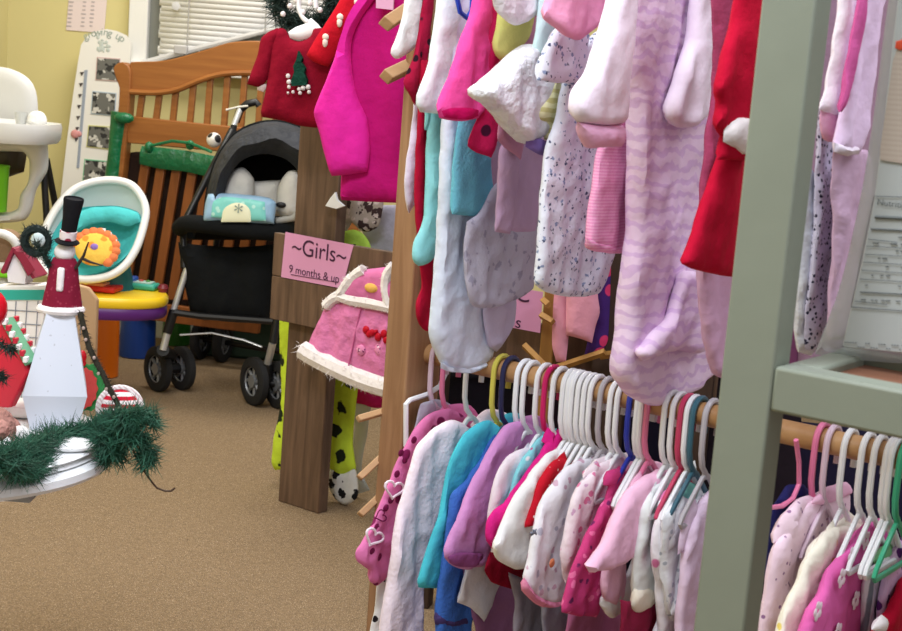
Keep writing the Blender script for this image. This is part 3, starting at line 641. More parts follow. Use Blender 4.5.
c = at(36, 241, 2.26); m = MB(); P = [c + Vector((.019 * math.cos(a), 0, .02 * math.sin(a))) for a in [2 * math.pi * k / 18 for k in range(19)]]
m.tube(P[:-1], .007, 6, closed=True); m.needles(P, .012, 900, .013, .0008); t = one('small_wreath', 'small dark green wreath hanging above the birdhouse roof', 'wreath', m, mat('pine_black', (18, 34, 32), rough=.8))
m = MB(); m.ball(at(38, 240, 2.25), .012, .006, .012, 12); build('center', m, mat('frost', (190, 206, 206)), t)
# calendar box
pl = front(22, 330, 2.34, yaw=8)
def low(px, z=TB):
    p = pl.px(px, 400); return p + pl.V * ((z - p.z) / pl.V.z)
t = thing('calendar_box', 'white box printed with a calendar grid under a teal band behind the red house', 'box', pl.px(20, 405))
m = MB(); m.prism([pl.px(-10, 287), pl.px(46, 285), low(38), low(-14)], -pl.n * .05); build('box', m, mat('box_cream', (226, 222, 214), rough=.7), t, bev=.002)
m = MB(); plate(m, pts('-10,290 44,290 43,300 -10,300'), pl, .002, off=.002); build('teal_band', m, mat('teal_print', (40, 160, 140)), t)
m = MB()
for k in range(9): m.tube([pl.px(-6 + 11 * k, 301, .001), pl.px(-12 + 11 * k, 402, .001)], .0008, 4)
for y in range(309, 405, 13): m.tube([pl.px(-10, y, .001), pl.px(42 - (y - 300) * .06, y + 3, .001)], .0008, 4)
build('grid_lines', m, mat('grid_grey', (130, 134, 140)), t)
# tan board behind the snowman
pl = front(85, 330, 2.33, yaw=4)
m = MB(); m.prism([pl.px(x, y) for x, y in ((74, 284), (88, 288), (97, 300))] + [low(94), low(62), pl.px(66, 300)], -pl.n * .012); one('tan_board', 'tan cardboard panel standing behind the snowman', 'board', m, mat('tan_card', (184, 150, 110), rough=.8), bev=.002)
# red gift house
pl = front(10, 360, 2.16, yaw=15)
t = thing('red_house', 'red wooden house ornament with candy striped green roof at the table left', 'ornament', pl.px(8, 407))
m = MB(); plate(m, pts('-30,330 2,322 25,364 28,372 10,408 -30,408'), pl, .018); build('wall', m, mat('red_wood', (196, 20, 50), rough=.4), t, bev=.003)
m = MB(); q = [pl.px(x, y, .004) for x, y in ((1, 322), (25, 366))]; w = pl.n * -.03; m.prism([q[0], q[1], q[1] + w, q[0] + w], Z3 * .006 + Vector((.006, 0, 0))); f = build('roof', m, mat('roof_green', (110, 168, 130), rough=.6), t)
for k in range(7):
    for e in (0, 1):
        a = q[0].lerp(q[1], (k + .5) / 7) + w * e + Vector((.004, 0, .006)); m = MB(); m.box(a, .007, .012, .009); build('candy_trim', m, mat('trim_%d' % ((k + e) % 2), [(236, 232, 232), (190, 24, 50)][(k + e) % 2]), f, bev=.001)
m = MB(); m.ball(at(-9, 309, 2.05), .024, .024, .03, 20); one('red_bauble', 'glossy red bauble at the left edge above the red house', 'bauble', m, plas('bauble_red', (206, 16, 36), rough=.2))
m = MB(); P = [tp(-14, 395, .06), tp(2, 375, .045), tp(6, 362, .06)]; m.needles([at(-6, 340, 2.0), at(6, 347, 1.98), at(12, 350, 1.98)], .008, 160, .018, .0009); m.needles([at(-6, 372, 2.0), at(4, 378, 1.98)], .008, 120, .018, .0009); one('pine_sprig', 'dark pine sprig in front of the red house', 'sprig', m, mat('pine_dark', (20, 42, 36), rough=.8))
t = thing('fuzzy_ornament', 'pinkish brown fuzzy ornament at the table left edge', 'ornament', tp(-2, 430)); M_RB = fab('rose_brown', (176, 122, 110), bump=(120, 1, .01))
build('body', MB().ball(tp(-4, 430, .03), .03, .026, .036, 16), M_RB, t); build('foot', MB().ball(tp(8, 428, .014), .02, .018, .018, 14), M_RB, t); build('head', MB().ball(tp(-2, 430, .065), .016, .015, .016, 12), M_RB, t)
m = MB(); m.ball(tp(0, 446, .012), .018, n=14); one('cotton_ball', 'white cotton ball at the left edge below the brown fuzzy ornament', 'decoration', m, fab('white', (236, 236, 236)))
m = MB(); m.ball(tp(20, 436, .012), .016, n=16); one('cotton_ball', 'white cotton ball between the brown fuzzy ornament and the snowman', 'decoration', m, fab('white', (236, 236, 236), bump=(160, .9, .008)))
# round ornaments right of the snowman
pl = front(92, 384, 2.3, yaw=-12)
c = pl.px(88, 388); t = thing('felt_ornament', 'red felt round ornament with jagged green border right of the snowman', 'ornament', c - Z3 * .03)
m = MB(); rim = [c + pl.U * (math.cos(a) * (.031 + .003 * (k % 2)) + .0) + pl.V * (math.sin(a) * (.038 + .003 * (k % 2))) for k, a in enumerate([2 * math.pi * k / 32 for k in range(32)])]; m.prism(rim, -pl.n * .01); build('border', m, fab('green', (40, 140, 66)), t)
m = MB(); rim = [c + pl.U * (.007 + math.cos(a) * (.021 + .003 * (k % 2))) + pl.V * (math.sin(a) * (.033 + .003 * (k % 2))) + pl.n * .006 for k, a in enumerate([2 * math.pi * k / 26 for k in range(26)])]; m.prism(rim, -pl.n * .01); build('center', m, fab('coral_red', (206, 62, 58)), t)
m = MB(); m.ball(pl.px(82, 357, .004), .008, .008, .012, 12); m.ball(pl.px(83, 363, .004), .006, n=8); build('berry', m, plas('bauble_red', (206, 16, 36)), t)
pl = front(118, 402, 2.24, yaw=-15, pitch=25)
c = pl.px(120, 408); t = thing('candy_ornament', 'round red and white striped ornament with white rope rim at the table right edge', 'ornament', c - Z3 * .02)
m = MB(); m.ball(c, .032, .01, .032, 24, (pl.U, pl.n, pl.V)); build('disc', m, fab('candy', (196, 26, 52), stripes=((232, 224, 222), 26, 'Z', .6, .5)), t)
m = MB(); m.tube([c + pl.U * (.034 * math.cos(a)) + pl.V * (.034 * math.sin(a)) for a in [2 * math.pi * k / 30 for k in range(30)]], .0055, 8, closed=True); build('rope_rim', m, fab('rope', (232, 226, 224), stripes=((210, 190, 190), 60, 'DIAGONAL', 0, .5)), t)
# pine garland over the table edge
M_PINE = mat('pine_green', (40, 88, 68), rough=.7, var=.6, varscale=60)
P1 = smooth_loop([tp(x, y, z) for x, y, z in ((-40, 462, .02), (-5, 462, .03), (20, 452, .025), (38, 446, .018), (60, 437, .014), (85, 431, .016), (104, 428, .016), (122, 428, .013))], .02, False)
P2 = smooth_loop([tp(108, 424, .02), at(122, 420, 2.02), at(137, 417, 2.02), at(152, 420, 2.03)], .02, False)
P4 = smooth_loop([tp(112, 430, .015), at(127, 433, 2.02), at(140, 440, 2.02), at(148, 452, 2.03), at(146, 462, 2.03)], .02, False)
P5 = smooth_loop([tp(98, 432, .015), at(106, 440, 2.03), at(114, 448, 2.03), at(118, 458, 2.04)], .02, False)
P3 = smooth_loop([tp(10, 466, .02), tp(30, 470, .0), at(42, 462, 1.98), at(40, 474, 1.97)], .02, False)
m = MB()
for P, c in ((P1, 4400), (P2, 1500), (P4, 1700), (P5, 900), (P3, 1500)): m.tube(P, .003, 6); m.needles(P, .024, c, .03, .001)
m.needles([at(128, 412, 2.05), at(146, 412, 2.05), at(156, 424, 2.05)], .01, 240, .024, .0009)
m.needles([at(98, 432, 2.05), at(104, 452, 2.04), at(106, 462, 2.04)], .014, 420, .022, .0009)
tag(build('pine_garland', m, M_PINE), 'bushy dark green artificial pine garland draped along the white table edge', 'garland')
P = smooth_loop([at(x, y, 2.05) for x, y in ((128, 440), (134, 452), (141, 466), (149, 478), (157, 488), (165, 491), (171, 491), (175, 488))], .01, False)
m = MB(); m.tube(P, .0016, 6); one('garland_wire', 'thin brown wire end curling below the pine garland', 'wire', m, mat('wire_brown', (70, 50, 38), rough=.6))

# ================================================================== racks
def hit(px, py, z): return onz(px, py, z)
P545 = at(545, 379, 2.2); ROD_Z = P545.z; P850 = onz(850, 446, ROD_Z)
D = (P850 - P545); D.z = 0; D.normalize()            # along the rods, towards the camera end
A = Vector((D.y, -D.x, 0))                             # out to the aisle
print('rod height', ROD_Z, 'D', D, 'P850', P850)
ROD2_Z = 1.50
def rodp(px, z=None):
    """point of the rod whose lower-rod image column is px"""
    best = None; lo, hi = -1.2, 1.2
    for _ in range(50):
        k = (lo + hi) / 2; q = P545 + D * k - CAM; x = 451 + F_PX * q.dot(RT) / q.dot(FWD)
        if x < px: lo = k
        else: hi = k
    p = P545 + D * ((lo + hi) / 2); return Vector((p.x, p.y, ROD_Z if z is None else z))
M_PINEW = mat('pine_board', (172, 132, 96), rough=.6, wood=((140, 102, 70), 5, (9, 9, .8)), bump=(60, .15, .003))
M_OLDW = mat('weathered_board', (112, 87, 68), rough=.7, wood=((80, 60, 46), 5, (9, 9, .8)), bump=(60, .2, .003))
M_ROD = mat('rod_wood', (190, 148, 102), rough=.5, wood=((156, 114, 72), 6, (2, 2, 2)))
E = rodp(430); N_ = rodp(1010)
rack = thing('clothes_rack', 'wooden two tier clothes rack of pine posts and dowel rods beside the aisle', 'clothes rack', (E.x, E.y, 0))
def rbox(c, ld, la, lz): return MB().box(c, ld, la, lz, (D, A, Z3))
build('post', rbox(Vector((E.x, E.y, .95)) - D * .025 + A * .014, .05, .092, 1.9), M_PINEW, rack, bev=.003)
build('post', rbox(Vector((N_.x, N_.y, .95)) + D * .025, .05, .092, 1.9), M_PINEW, rack, bev=.003)
for z in (ROD_Z, ROD2_Z):
    build('rod', MB().tube([Vector((E.x, E.y, z)), Vector((N_.x, N_.y, z))], .0175, 20), M_ROD, rack)
M_PEG = mat('peg_wood', (190, 152, 110), rough=.6, wood=((160, 122, 84), 5, (1, 1, 6)))
pb = Vector((E.x, E.y, 0)) - D * .05 + A * .02
for (x0, y0, x1, y1) in ((389, 410, 358, 419), (387, 452, 359, 478), (384, 492, 360, 515), (404, 12, 386, 24), (409, 66, 386, 77)):
    a = onp(x0, y0, pb, D); b = at(x1, y1, a.y - .04); m = MB(); hh = .0095 if y0 > 100 else .017
    m.tube([a - (b - a) * .2, b], [hh, hh], 4, flat=(Z3, .8)); build('peg', m, M_PEG, rack, bev=.002)
# "Girls" stand: six inch post with a cross board
G0 = onz(298, 507.5); GP = Plane(G0, (A * 1.0))        # its front faces the aisle
gl = onp(278, 502, G0, A); gr = onp(318, 513, G0, A)
stand = thing('display_stand', 'weathered wooden upright with cross board holding the pink girls sign', 'stand', Vector((gl.x, gl.y, 0)))
wd = (gr - gl).length; print('stand width', wd)
topz = onp(320, 60, G0, A).z
cc = gl + D * (wd / 2) - A * .019
build('post', MB().box(Vector((cc.x, cc.y, topz / 2)), wd, .038, topz, (D, A, Z3)), M_OLDW, stand, bev=.003)
O2 = G0 + A * .02
bt = onp(290, 234, O2, A); bb = onp(285, 321, O2, A); bl = onp(273, 300, O2, A)
zt, zb = bt.z, bb.z; print('board', zt, zb)
L_ = .62; sl = bl + D * (L_ / 2); zm = (zt + zb) / 2
build('cross_board', MB().box(Vector((sl.x, sl.y, zt - (zt - zm) / 2)), L_, .02, zt - zm - .003, (D, A, Z3)), M_OLDW, stand, bev=.002)
build('cross_board', MB().box(Vector((sl.x, sl.y, zb + (zm - zb) / 2)), L_, .02, zm - zb, (D, A, Z3)), M_OLDW, stand, bev=.002)
O3 = O2 + A * .0115; SP = Plane(O3, A)
sg = [SP.px(*q) for q in ((285.5, 232), (353.5, 245), (342, 288.5), (281, 277))]
m = MB(); m.prism(sg, -A * .001); t = one('paper_sign', "pink paper sign reading Girls 9 months & up on the cross board", 'sign', m, mat('pink_paper', (214, 150, 190), rough=.8), solid=0)
u1 = SP.uv(285.5, 232); u2 = SP.uv(353.5, 245); tl = -math.atan2(u2[1] - u1[1], u1[0] - u2[0])
m = MB(); write(m, '~Girls~', .062, SP, 319, 251.5, off=.001, tilt=-tl); build('lettering', m, mat('sign_ink', (66, 30, 60), rough=.8), t)
m = MB(); write(m, '9 months & up', .030, SP, 314, 274, off=.001, tilt=-tl)
a = SP.px(291, 274.5, .001); b = SP.px(338, 282.5, .001); m.tube([a, b], .0009, 4); build('lettering', m, mat('sign_ink', (66, 30, 60), rough=.8), t)
# pale green shelf unit, near right
M_GRN = mat('sage_paint', (126, 133, 120), rough=.45, bump=(30, .12, .004), var=.05, varscale=6, spec=.5)
Y_G = 1.45; K0 = at(727, 315, Y_G); GA = Plane(K0, A); W1 = (onp(779.5, 315, K0, A) - K0).length; print('green w', W1)
shelf = thing('shelf_unit', 'sage green painted wooden shelf unit at the near right end of the rack', 'shelf', (K0.x, K0.y, 0))
c = K0 + D * (W1 / 2) - A * .02; build('post', MB().box(Vector((c.x, c.y, .95)), W1, .04, 1.9, (D, A, Z3)), M_GRN, shelf, bev=.003)
rt = onp(800, 371, K0, A).z; rb = onp(783, 414.5, K0, A).z; print('rail', rt, rb)
ks = K0 + D * W1
def sbox(d0, d1, a0, a1, z0, z1): c = ks + D * ((d0 + d1) / 2) - A * ((a0 + a1) / 2); return MB().box(Vector((c.x, c.y, (z0 + z1) / 2)), d1 - d0, a1 - a0, z1 - z0, (D, A, Z3))
build('front_rail', sbox(0, .62, 0, .038, rb, rt), M_GRN, shelf, bev=.004)
build('back_rail', sbox(0, .62, .16, .195, rb + .004, rt + .002), M_GRN, shelf, bev=.004)
build('side_rail', sbox(0, .036, .038, .16, rb + .004, rt), M_GRN, shelf, bev=.004)
build('shelf_board', sbox(.036, .62, .038, .16, rb + .004, rt - .01), mat('shelf_brown', (134, 92, 68), rough=.6, wood=((110, 70, 50), 4, (2, 2, 2))), shelf)
build('post', sbox(.62, .66, 0, .04, 0, 1.9), M_GRN, shelf, bev=.003)
build('back_post', sbox(.62, .66, .155, .195, 0, 1.9), M_GRN, shelf, bev=.003)
# clear bag standing on the shelf
BO = ks + D * .2 - A * .15; BO.z = rt; BP = Plane(BO, A)
m_bag = mat('clear_plastic', (168, 176, 176), rough=.3, spec=.6)
nt = m_bag.node_tree; pb_ = nt.nodes['Principled BSDF']; tr = nt.nodes.new('ShaderNodeBsdfTransparent'); mx = nt.nodes.new('ShaderNodeMixShader'); mx.inputs[0].default_value = .5
nt.links.new(tr.outputs[0], mx.inputs[1]); nt.links.new(pb_.outputs[0], mx.inputs[2]); nt.links.new(mx.outputs[0], nt.nodes['Material Output'].inputs[0])
bg = puff(MB(), pts('898,-60 884,40 872,130 857,215 838,290 822,335 815,354 840,358 902,364 985,372 1000,200 1010,-60'), BP, .02, off=.0, fold=(.004, 14), edge=.05, grid=.014)
t = one('plastic_bag', 'clear plastic bag with printed nutrition label standing on the sage green shelf', 'bag', bg, m_bag)
m = MB(); plate(m, pts('905,-60 894,30 884,120 874,200 862,262 848,320 842,347 970,360 985,-60'), BP, .002, off=.026); q = build('label_sheet', m, mat('label_shade_grey', (172, 177, 176), rough=.5), t, bev=.002)  # white label greyed, the shade it stands in put into its colour
M_INK = mat('label_ink', (92, 98, 98), rough=.6)
m = MB(); plate(m, pts('906,28 893,60 880,150 880,160 960,172 965,30'), BP, .001, off=.028); build('peach_print', m, mat('peach_print', (178, 166, 154), rough=.5, stripes=((172, 158, 146), 60, 'Z', .5, .5)), q)
m = MB(); m.lathe(BP.px(900, 45, .029), [(.001, 0), (.006, 0), (.005, .001), (.001, .0015)], axis=A, n=5); build('red_mark', m, mat('red_print', (200, 70, 40)), q)
m = MB(); tlb = -(math.atan2(BP.uv(900, 201)[1] - BP.uv(875, 198)[1], BP.uv(875, 198)[0] - BP.uv(900, 201)[0]))
write(m, 'Nutrition Facts', .0098, BP, 914, 205, off=.028, tilt=-tlb)
def ln(x0, y0, x1, y1, r): m.tube([BP.px(x0, y0, .0275), BP.px(x1, y1, .0275)], r, 4)
ln(875, 217, 960, 221, .0016); ln(871, 229, 960, 233, .0009); ln(860, 292, 960, 297, .0007); ln(874, 196, 960, 199, .0004); ln(874, 196, 851, 307, .0004); ln(851, 307, 960, 315, .0005)
for y in (239, 246, 254, 262, 270, 279, 301): ln(873 - (y - 215) * .21, y, 873 - (y - 215) * .21 + random.uniform(20, 60), y + 3.4, .00035)
for k in range(60):
    y = random.choice((236, 243, 250, 258, 266, 275, 285, 300)); x = 876 - (y - 215) * .21 + random.uniform(2, 80); ln(x, y + (x - 870) * .04, x + random.uniform(2, 5), y + (x - 868) * .04, .0006)
build('nutrition_panel', m, M_INK, q)
m = MB()
for k in range(46):
    y = random.choice((342, 346)); x = 842 + k * 2.6; ln(x, y + (x - 842) * .06, x + 1.6, y + (x - 840) * .06, .0006)
build('small_print', m, M_INK, q)
# ================================================================== hangers
HP = {}
HC = {'white': (232, 234, 238), 'pink': (222, 120, 160), 'yellow': (206, 196, 84), 'navy': (36, 38, 74), 'blue': (40, 54, 160), 'grey': (176, 172, 178), 'teal': (54, 96, 112), 'rose': (190, 60, 96), 'magenta': (200, 30, 100), 'green': (60, 170, 130), 'lilac': (214, 190, 206)}
def hanger(color, slot, z, label, group):
    p = rodp(slot, z)
    if color not in HP:
        t = thing('clothes_hanger', label, 'hanger', p, group)
        def w(u, v, k=0): return p + A * u + D * k + Z3 * v
        R = .0228; P = [w(-.0215, -.034), w(-.0226, -.012)] + [w(-R * math.cos(a), R * math.sin(a)) for a in [math.pi * k / 10 for k in range(11)]] + [w(R, -.03), w(.0215, -.055), w(.014, -.076), w(.003, -.086), w(0, -.096)]
        build('hook', MB().tube(P, .0046, 8), plas('hanger_' + color, HC[color], rough=.3), t)
        m = MB(); m.tube([w(0, -.09), w(.01, -.095), w(.035, -.118), w(.062, -.144), w(.066, -.153), w(.062, -.158), w(0, -.158), w(-.062, -.158), w(-.066, -.153), w(-.062, -.144), w(-.035, -.118), w(-.01, -.095), w(0, -.09)], .0046, 8, flat=(D, .8))
        build('arms', m, plas('hanger_' + color, HC[color], rough=.3), t); HP[color] = t; return t
    src = HP[color]; o = src.copy(); COL.objects.link(o); o.location = p; o['label'] = label; o['group'] = group
    for ch in src.children:
        c = ch.copy(); COL.objects.link(c); c.parent = o
    return o
NSEED = [0]
def garment(name, label, cat, slot, z, m, parts, torso=(.24, .07), mirror=True, hang='white', group=None, tmat=None, T=.006, tw=0):
    p = rodp(slot, z); n = D if not tw else (Matrix.Rotation(math.radians(tw), 3, 'Z') @ D); pl = Plane(p, n)
    t = thing(name, label, cat, p - Z3 * .09, group); NSEED[0] += 1; sd = NSEED[0]
    if torso:
        L, w = torso
        s_, d_ = min(.05, w * .72), (.022 if w < .065 else 0)
        o = [(s_ * .6, -.1 - d_), (s_, -.112 - d_), (w, -.145 - d_), (w + .004, -.2), (w + .01, -L), (-w - .01, -L), (-w - .004, -.2), (-w, -.145 - d_), (-s_, -.112 - d_), (-s_ * .6, -.1 - d_), (-.3 * s_, -.118 - d_), (.3 * s_, -.118 - d_)]
        build('torso', puff(MB(), o, pl, T, uvs=True, seed=sd, grid=.012, fold=(.003, 30)), tmat or m, t)
    for q in parts:
        pn, ol, Tk, off = q[:4]; pm = q[4] if len(q) > 4 and q[4] else m; lb = q[5] if len(q) > 5 else None
        O = [(x, y if y >= 0 else -48) for x, y in pts(ol)]; sh = Plane(p + pl.n * off, pl.n); uv = [sh.uv(*c) for c in O]
        build(pn, puff(MB(), uv, pl, Tk * .66, off=off, uvs=True, seed=sd + 40, fold=(.0062, 34), edge=.012), pm, t, label=lb)
        if mirror and pn == 'sleeve': build(pn, puff(MB(), [(-u, v) for u, v in uv], pl, Tk * .72, off=-off, uvs=True, seed=sd + 80, grid=.014, fold=(.0075, 32), edge=.016), pm, t)
    if hang:
        lb = label
        while len(lb.split()) > 11:
            c = max(lb.rfind(' %s ' % q) for q in ('and', 'on', 'at', 'behind', 'by', 'beside', 'right', 'between', 'in', 'near', 'with', 'hanging'))
            if c < 8: break
            lb = lb[:c]
        hanger(hang, slot, z, '%s plastic hanger holding the %s' % (hang, lb), 'hangers on the rods')
    return t, pl
LO = 'baby clothes on the lower rod'; HI = 'baby clothes on the upper rod'
c_pink = (226, 102, 166)
# ------------------------------------------------------------------ lower rod, far to near
g, pl = garment('pajama_top', 'pink pajama top with purple dots and white hearts', 'pajamas', 452, ROD_Z, fab('pajama', (214, 104, 164), spots=[((120, 30, 78), 24, .2)]), [
    ('sleeve', '446,408 425,417 414,432 400,458 388,486 370,526 355,553 357,562 368,570 367,580 377,586 388,576 394,547 400,518 410,480 424,448 440,434 464,416', .011, .004)], hang='pink', group=LO)
sl = [c for c in g.children if c.name.startswith('sleeve')][0]
M_HW = fab('heart_white', (240, 222, 236)); M_HP = fab('heart_purple', (110, 24, 70))
for cx, cy, sc, ti in ((394, 489, 9.5, .2), (374, 537, 9, .5), (381, 516, 6, 1.2)):
    heart = [(cx + sc * .062 * 16 * math.sin(a) ** 3 * math.cos(ti) + sc * .062 * (13 * math.cos(a) - 5 * math.cos(2 * a) - 2 * math.cos(3 * a) - math.cos(4 * a)) * math.sin(ti), cy - sc * .062 * (13 * math.cos(a) - 5 * math.cos(2 * a) - 2 * math.cos(3 * a) - math.cos(4 * a)) * math.cos(ti) + sc * .062 * 16 * math.sin(a) ** 3 * math.sin(ti)) for a in [2 * math.pi * k / 26 for k in range(26)]]
    m = MB(); m.tube([pl.px(x, y, .015) for x, y in heart], .0022 if sc > 7 else .001, 6, closed=True); build('printed_heart', m, M_HW if sc > 7 else M_HP, sl)
for x, y in ((405, 460), (397, 474), (401, 453), (414, 440), (386, 508), (377, 527), (372, 551), (391, 500)):
    m = MB(); m.ball(pl.px(x, y, .0135), .0072, .002, .0062, 12, (pl.U, pl.n, pl.V)); build('printed_dot', m, M_HP, sl)
garment('patterned_leggings', 'white leggings with black spots peeking below the pink pajama top', 'leggings', 449, ROD_Z, fab('spotted', (226, 226, 226), spots=[((30, 24, 30), 50, .3, .3)]), [('leg', '380,560 378,580 376,600 372,622 368,660 380,680 388,640 400,600 410,570', .008, -.002)], torso=None, hang=None, group=LO)
garment('toddler_dress', 'white mesh trimmed dress on a white frame hanger behind the pink pajama top', 'dress', 440, ROD_Z, fab('grey_mesh', (176, 172, 190)), [('torso', '420,404 432,399 446,402 456,410 452,440 420,450 408,446', .004, 0)], torso=None, hang='lilac', group=LO)
p = rodp(436); m = MB(); pl0 = Plane(p, D)
m.tube([pl0.px(x, y) for x, y in ((446, 372), (440, 386), (428, 394), (410, 400), (406, 404), (406, 446))], .0045, 8); one('clothes_hanger', 'white hanger arm with square bend at the far end of the lower rod', 'hanger', m, plas('hanger_white', HC['white'], rough=.3))
garment('fleece_jacket', 'pale lilac fluffy fleece jacket hanging next to the pink pajama top', 'jacket', 475, ROD_Z, fab('fleece', (242, 226, 240), bump=(130, .35, .006), var=.04, varscale=60), [
    ('sleeve', '452,420 431,433 420,446 414,463 405,495 396,527 391,555 388,583 383,610 378,660 374,720 414,720 418,660 421,595 424,563 432,531 440,499 447,467 455,450 470,428', .017, .004)], hang='white', group=LO, torso=(.3, .075))
garment('fleece_shirt', 'bright aqua fleece shirt on a yellow hanger', 'shirt', 502, ROD_Z, fab('aqua_fleece', (56, 186, 206)), [
    ('sleeve', '488,420 467,432 454,454 445,489 436,525 425,560 419,580 420,588 438,589 447,562 455,532 466,492 480,460 500,430', .012, .003)], hang='yellow', group=LO)
garment('knit_sweater', 'royal blue knit sweater hanging between the aqua shirt and the lavender shirt', 'sweater', 511, ROD_Z, fab('royal', (42, 92, 184), bump=(200, .5, .004)), [
    ('sleeve', '500,430 485,453 468,478 452,495 445,540 438,590 435,618 437,700 470,700 470,622 478,590 486,560 494,500 508,440', .011, .002), ('ribbing', '435,612 450,617 468,614 468,626 450,628 434,624', .012, .003, fab('rib_purple', (74, 60, 110)), 'purple ribbed cuff')], hang='navy', group=LO)
garment('flared_shirt', 'lavender shirt with wide flared sleeve near the white hangers', 'shirt', 525, ROD_Z, fab('lavender', (194, 126, 190)), [
    ('sleeve', '520,421 505,426 490,450 478,472 467,494 456,520 446,546 444,556 450,564 462,569 478,567 487,560 489,547 491,521 499,499 512,470 523,451 538,432 530,424', .014, .006), ('cuff_opening', '447,557 456,553 470,552 484,554 484,560 474,566 460,567 450,563', .003, .021, fab('lavender_shaded', (140, 64, 130)), 'dark inside of the sleeve')], group=LO)  # cuff is closed; a deeper lavender patch paints the shade inside it
garment('long_sleeve_shirt', 'white and pale pink long sleeved shirt right of the lavender shirt', 'shirt', 545, ROD_Z, fab('white_pink', (234, 222, 232)), [
    ('sleeve', '535,447 518,450 505,461 494,484 489,508 487,530 495,528 506,508 520,484 534,462', .011, .002)], group=LO)
garment('printed_romper', 'aqua and white printed romper tucked beside the magenta shirt', 'romper', 553, ROD_Z, fab('aqua_print', (120, 206, 216), spots=[((240, 240, 244), 36, .3), ((196, 60, 130), 30, .18)]), [
    ('sleeve', '556,428 540,438 527,452 515,474 508,496 494,520 500,530 514,505 530,480 548,452', .009, .001)], group=LO, hang='magenta')
garment('long_sleeve_shirt', 'magenta long sleeved shirt hanging between two white garments', 'shirt', 561, ROD_Z, fab('magenta', (214, 36, 132)), [
    ('sleeve', '566,424 558,430 544,448 529,470 507,499 490,518 486,538 492,549 502,540 516,516 538,486 556,456 568,436', .012, .002)], group=LO)
garment('footed_sleeper', 'white sleeper with rounded mitten cuff in front of the magenta shirt', 'sleeper', 571, ROD_Z, fab('white', (236, 236, 240)), [
    ('sleeve', '572,446 546,456 526,480 514,499 504,524 492,546 498,559 514,569 524,568 528,558 529,522 535,494 552,470 578,452', .014, .004)], group=LO)
garment('velvet_dress', 'red dress with tiny white dots between white sleepers', 'dress', 580, ROD_Z, fab('red_dots', (198, 26, 46), spots=[((244, 214, 214), 70, .14)]), [
    ('sleeve', '563,458 553,462 544,472 537,486 532,506 526,528 534,525 547,503 560,480 572,466', .012, .004)], group=LO, mirror=False)
g, pl = garment('footed_sleeper', 'white sleeper with grey dragonfly print and pink cuff on lower rod', 'sleeper', 598, ROD_Z, fab('elephant_print', (232, 230, 238), spots=[((206, 172, 192), 38, .2, .3), ((184, 184, 200), 31, .16, .3)]), [
    ('sleeve', '592,458 568,467 552,486 541,508 534,532 529,557 524,578 526,590 540,602 553,603 563,597 568,580 571,560 586,505 602,472', .014, .004), ('cuff', '523,577 528,586 538,595 550,600 560,598 557,606 542,607 528,598 521,588', .013, .007, fab('cuff_pink', (226, 130, 168)), 'pink bound cuff')], group=LO)
sl = [c for c in g.children if c.name.startswith('sleeve')][0]
m = MB(); m.ball(pl.px(552, 563, .018), .0075, .002, .0075, 10, (pl.U, pl.n, pl.V)); build('printed_owl', m, fab('print_orange', (226, 128, 82)), sl)
m = MB()
for a in (-.5, .1, .7): m.ball(pl.px(535, 532, .018) + pl.U * (.006 * math.cos(a * 2)), .009, .002, .0022, 8, (pl.U * math.cos(a) + pl.V * math.sin(a), pl.n, pl.V * math.cos(a) - pl.U * math.sin(a)))
build('printed_dragonfly', m, fab('print_grey', (110, 116, 132)), sl)
garment('footed_sleeper', 'pink and white floral print sleeper left of the raspberry jacket', 'sleeper', 618, ROD_Z, fab('floral', (238, 222, 230), spots=[((220, 130, 168), 42, .22, .4), ((206, 166, 196), 36, .18, .4)]), [
    ('sleeve', '630,452 612,457 596,467 580,484 572,500 566,530 562,556 566,584 574,572 582,541 593,513 608,490 626,470 640,460', .012, .003), ('placket', '640,452 622,462 606,480 594,504 586,534 580,560 588,552 598,520 612,492 630,470 646,462', .01, .008, fab('pale_pink', (236, 180, 210)), 'plain pale pink front band')], group=LO)
garment('quilted_jacket', 'raspberry pink floral jacket hanging at the right half of the lower rod', 'jacket', 637, ROD_Z, fab('raspberry', (190, 42, 108), spots=[((226, 110, 160), 44, .24, .5), ((110, 40, 90), 38, .16, .4)]), [
    ('sleeve', '652,458 638,466 622,483 606,500 594,519 585,538 577,557 571,575 566,592 561,612 578,616 595,617 599,602 601,580 604,552 614,520 630,492 656,468', .012, .003)], group=LO, hang='blue')
garment('wide_sleeve_shirt', 'pale pink shirt with wide short sleeve next to the raspberry jacket', 'shirt', 655, ROD_Z, fab('pale_pink', (236, 184, 212)), [
    ('sleeve', '664,468 640,480 624,500 612,524 601,548 586,566 588,572 606,569 626,562 633,545 640,520 648,499 666,478', .018, .02), ('sleeve_end', '604,555 626,548 626,580 624,600 610,604 600,590', .009, -.004, fab('pale_pink', (236, 184, 212)))], group=LO, hang='pink')
garment('mitten_sleeper', 'white sleeper with folded mitten cuff below the pale pink shirt', 'sleeper', 649, ROD_Z, fab('white', (236, 236, 240)), [
    ('sleeve', '668,480 650,500 640,530 634,560 628,575 618,590 604,592 600,604 608,617 620,615 628,606 640,590 648,550 660,510 676,488', .012, .001)], group=LO, torso=None, mirror=False)
garment('footed_sleeper', 'off white sleeper with cream mitten cuff right of the pale pink shirt', 'sleeper', 672, ROD_Z, fab('mint_white', (228, 234, 232)), [
    ('sleeve', '694,460 671,472 652,488 641,506 638,528 634,554 632,590 634,606 646,602 653,596 657,576 662,540 671,502 694,478', .012, .003), ('cuff', '634,588 646,585 652,592 652,603 644,609 634,613 630,604', .012, .006, fab('cream', (236, 228, 208)), 'cream mitten cuff')], group=LO, torso=None, mirror=False)
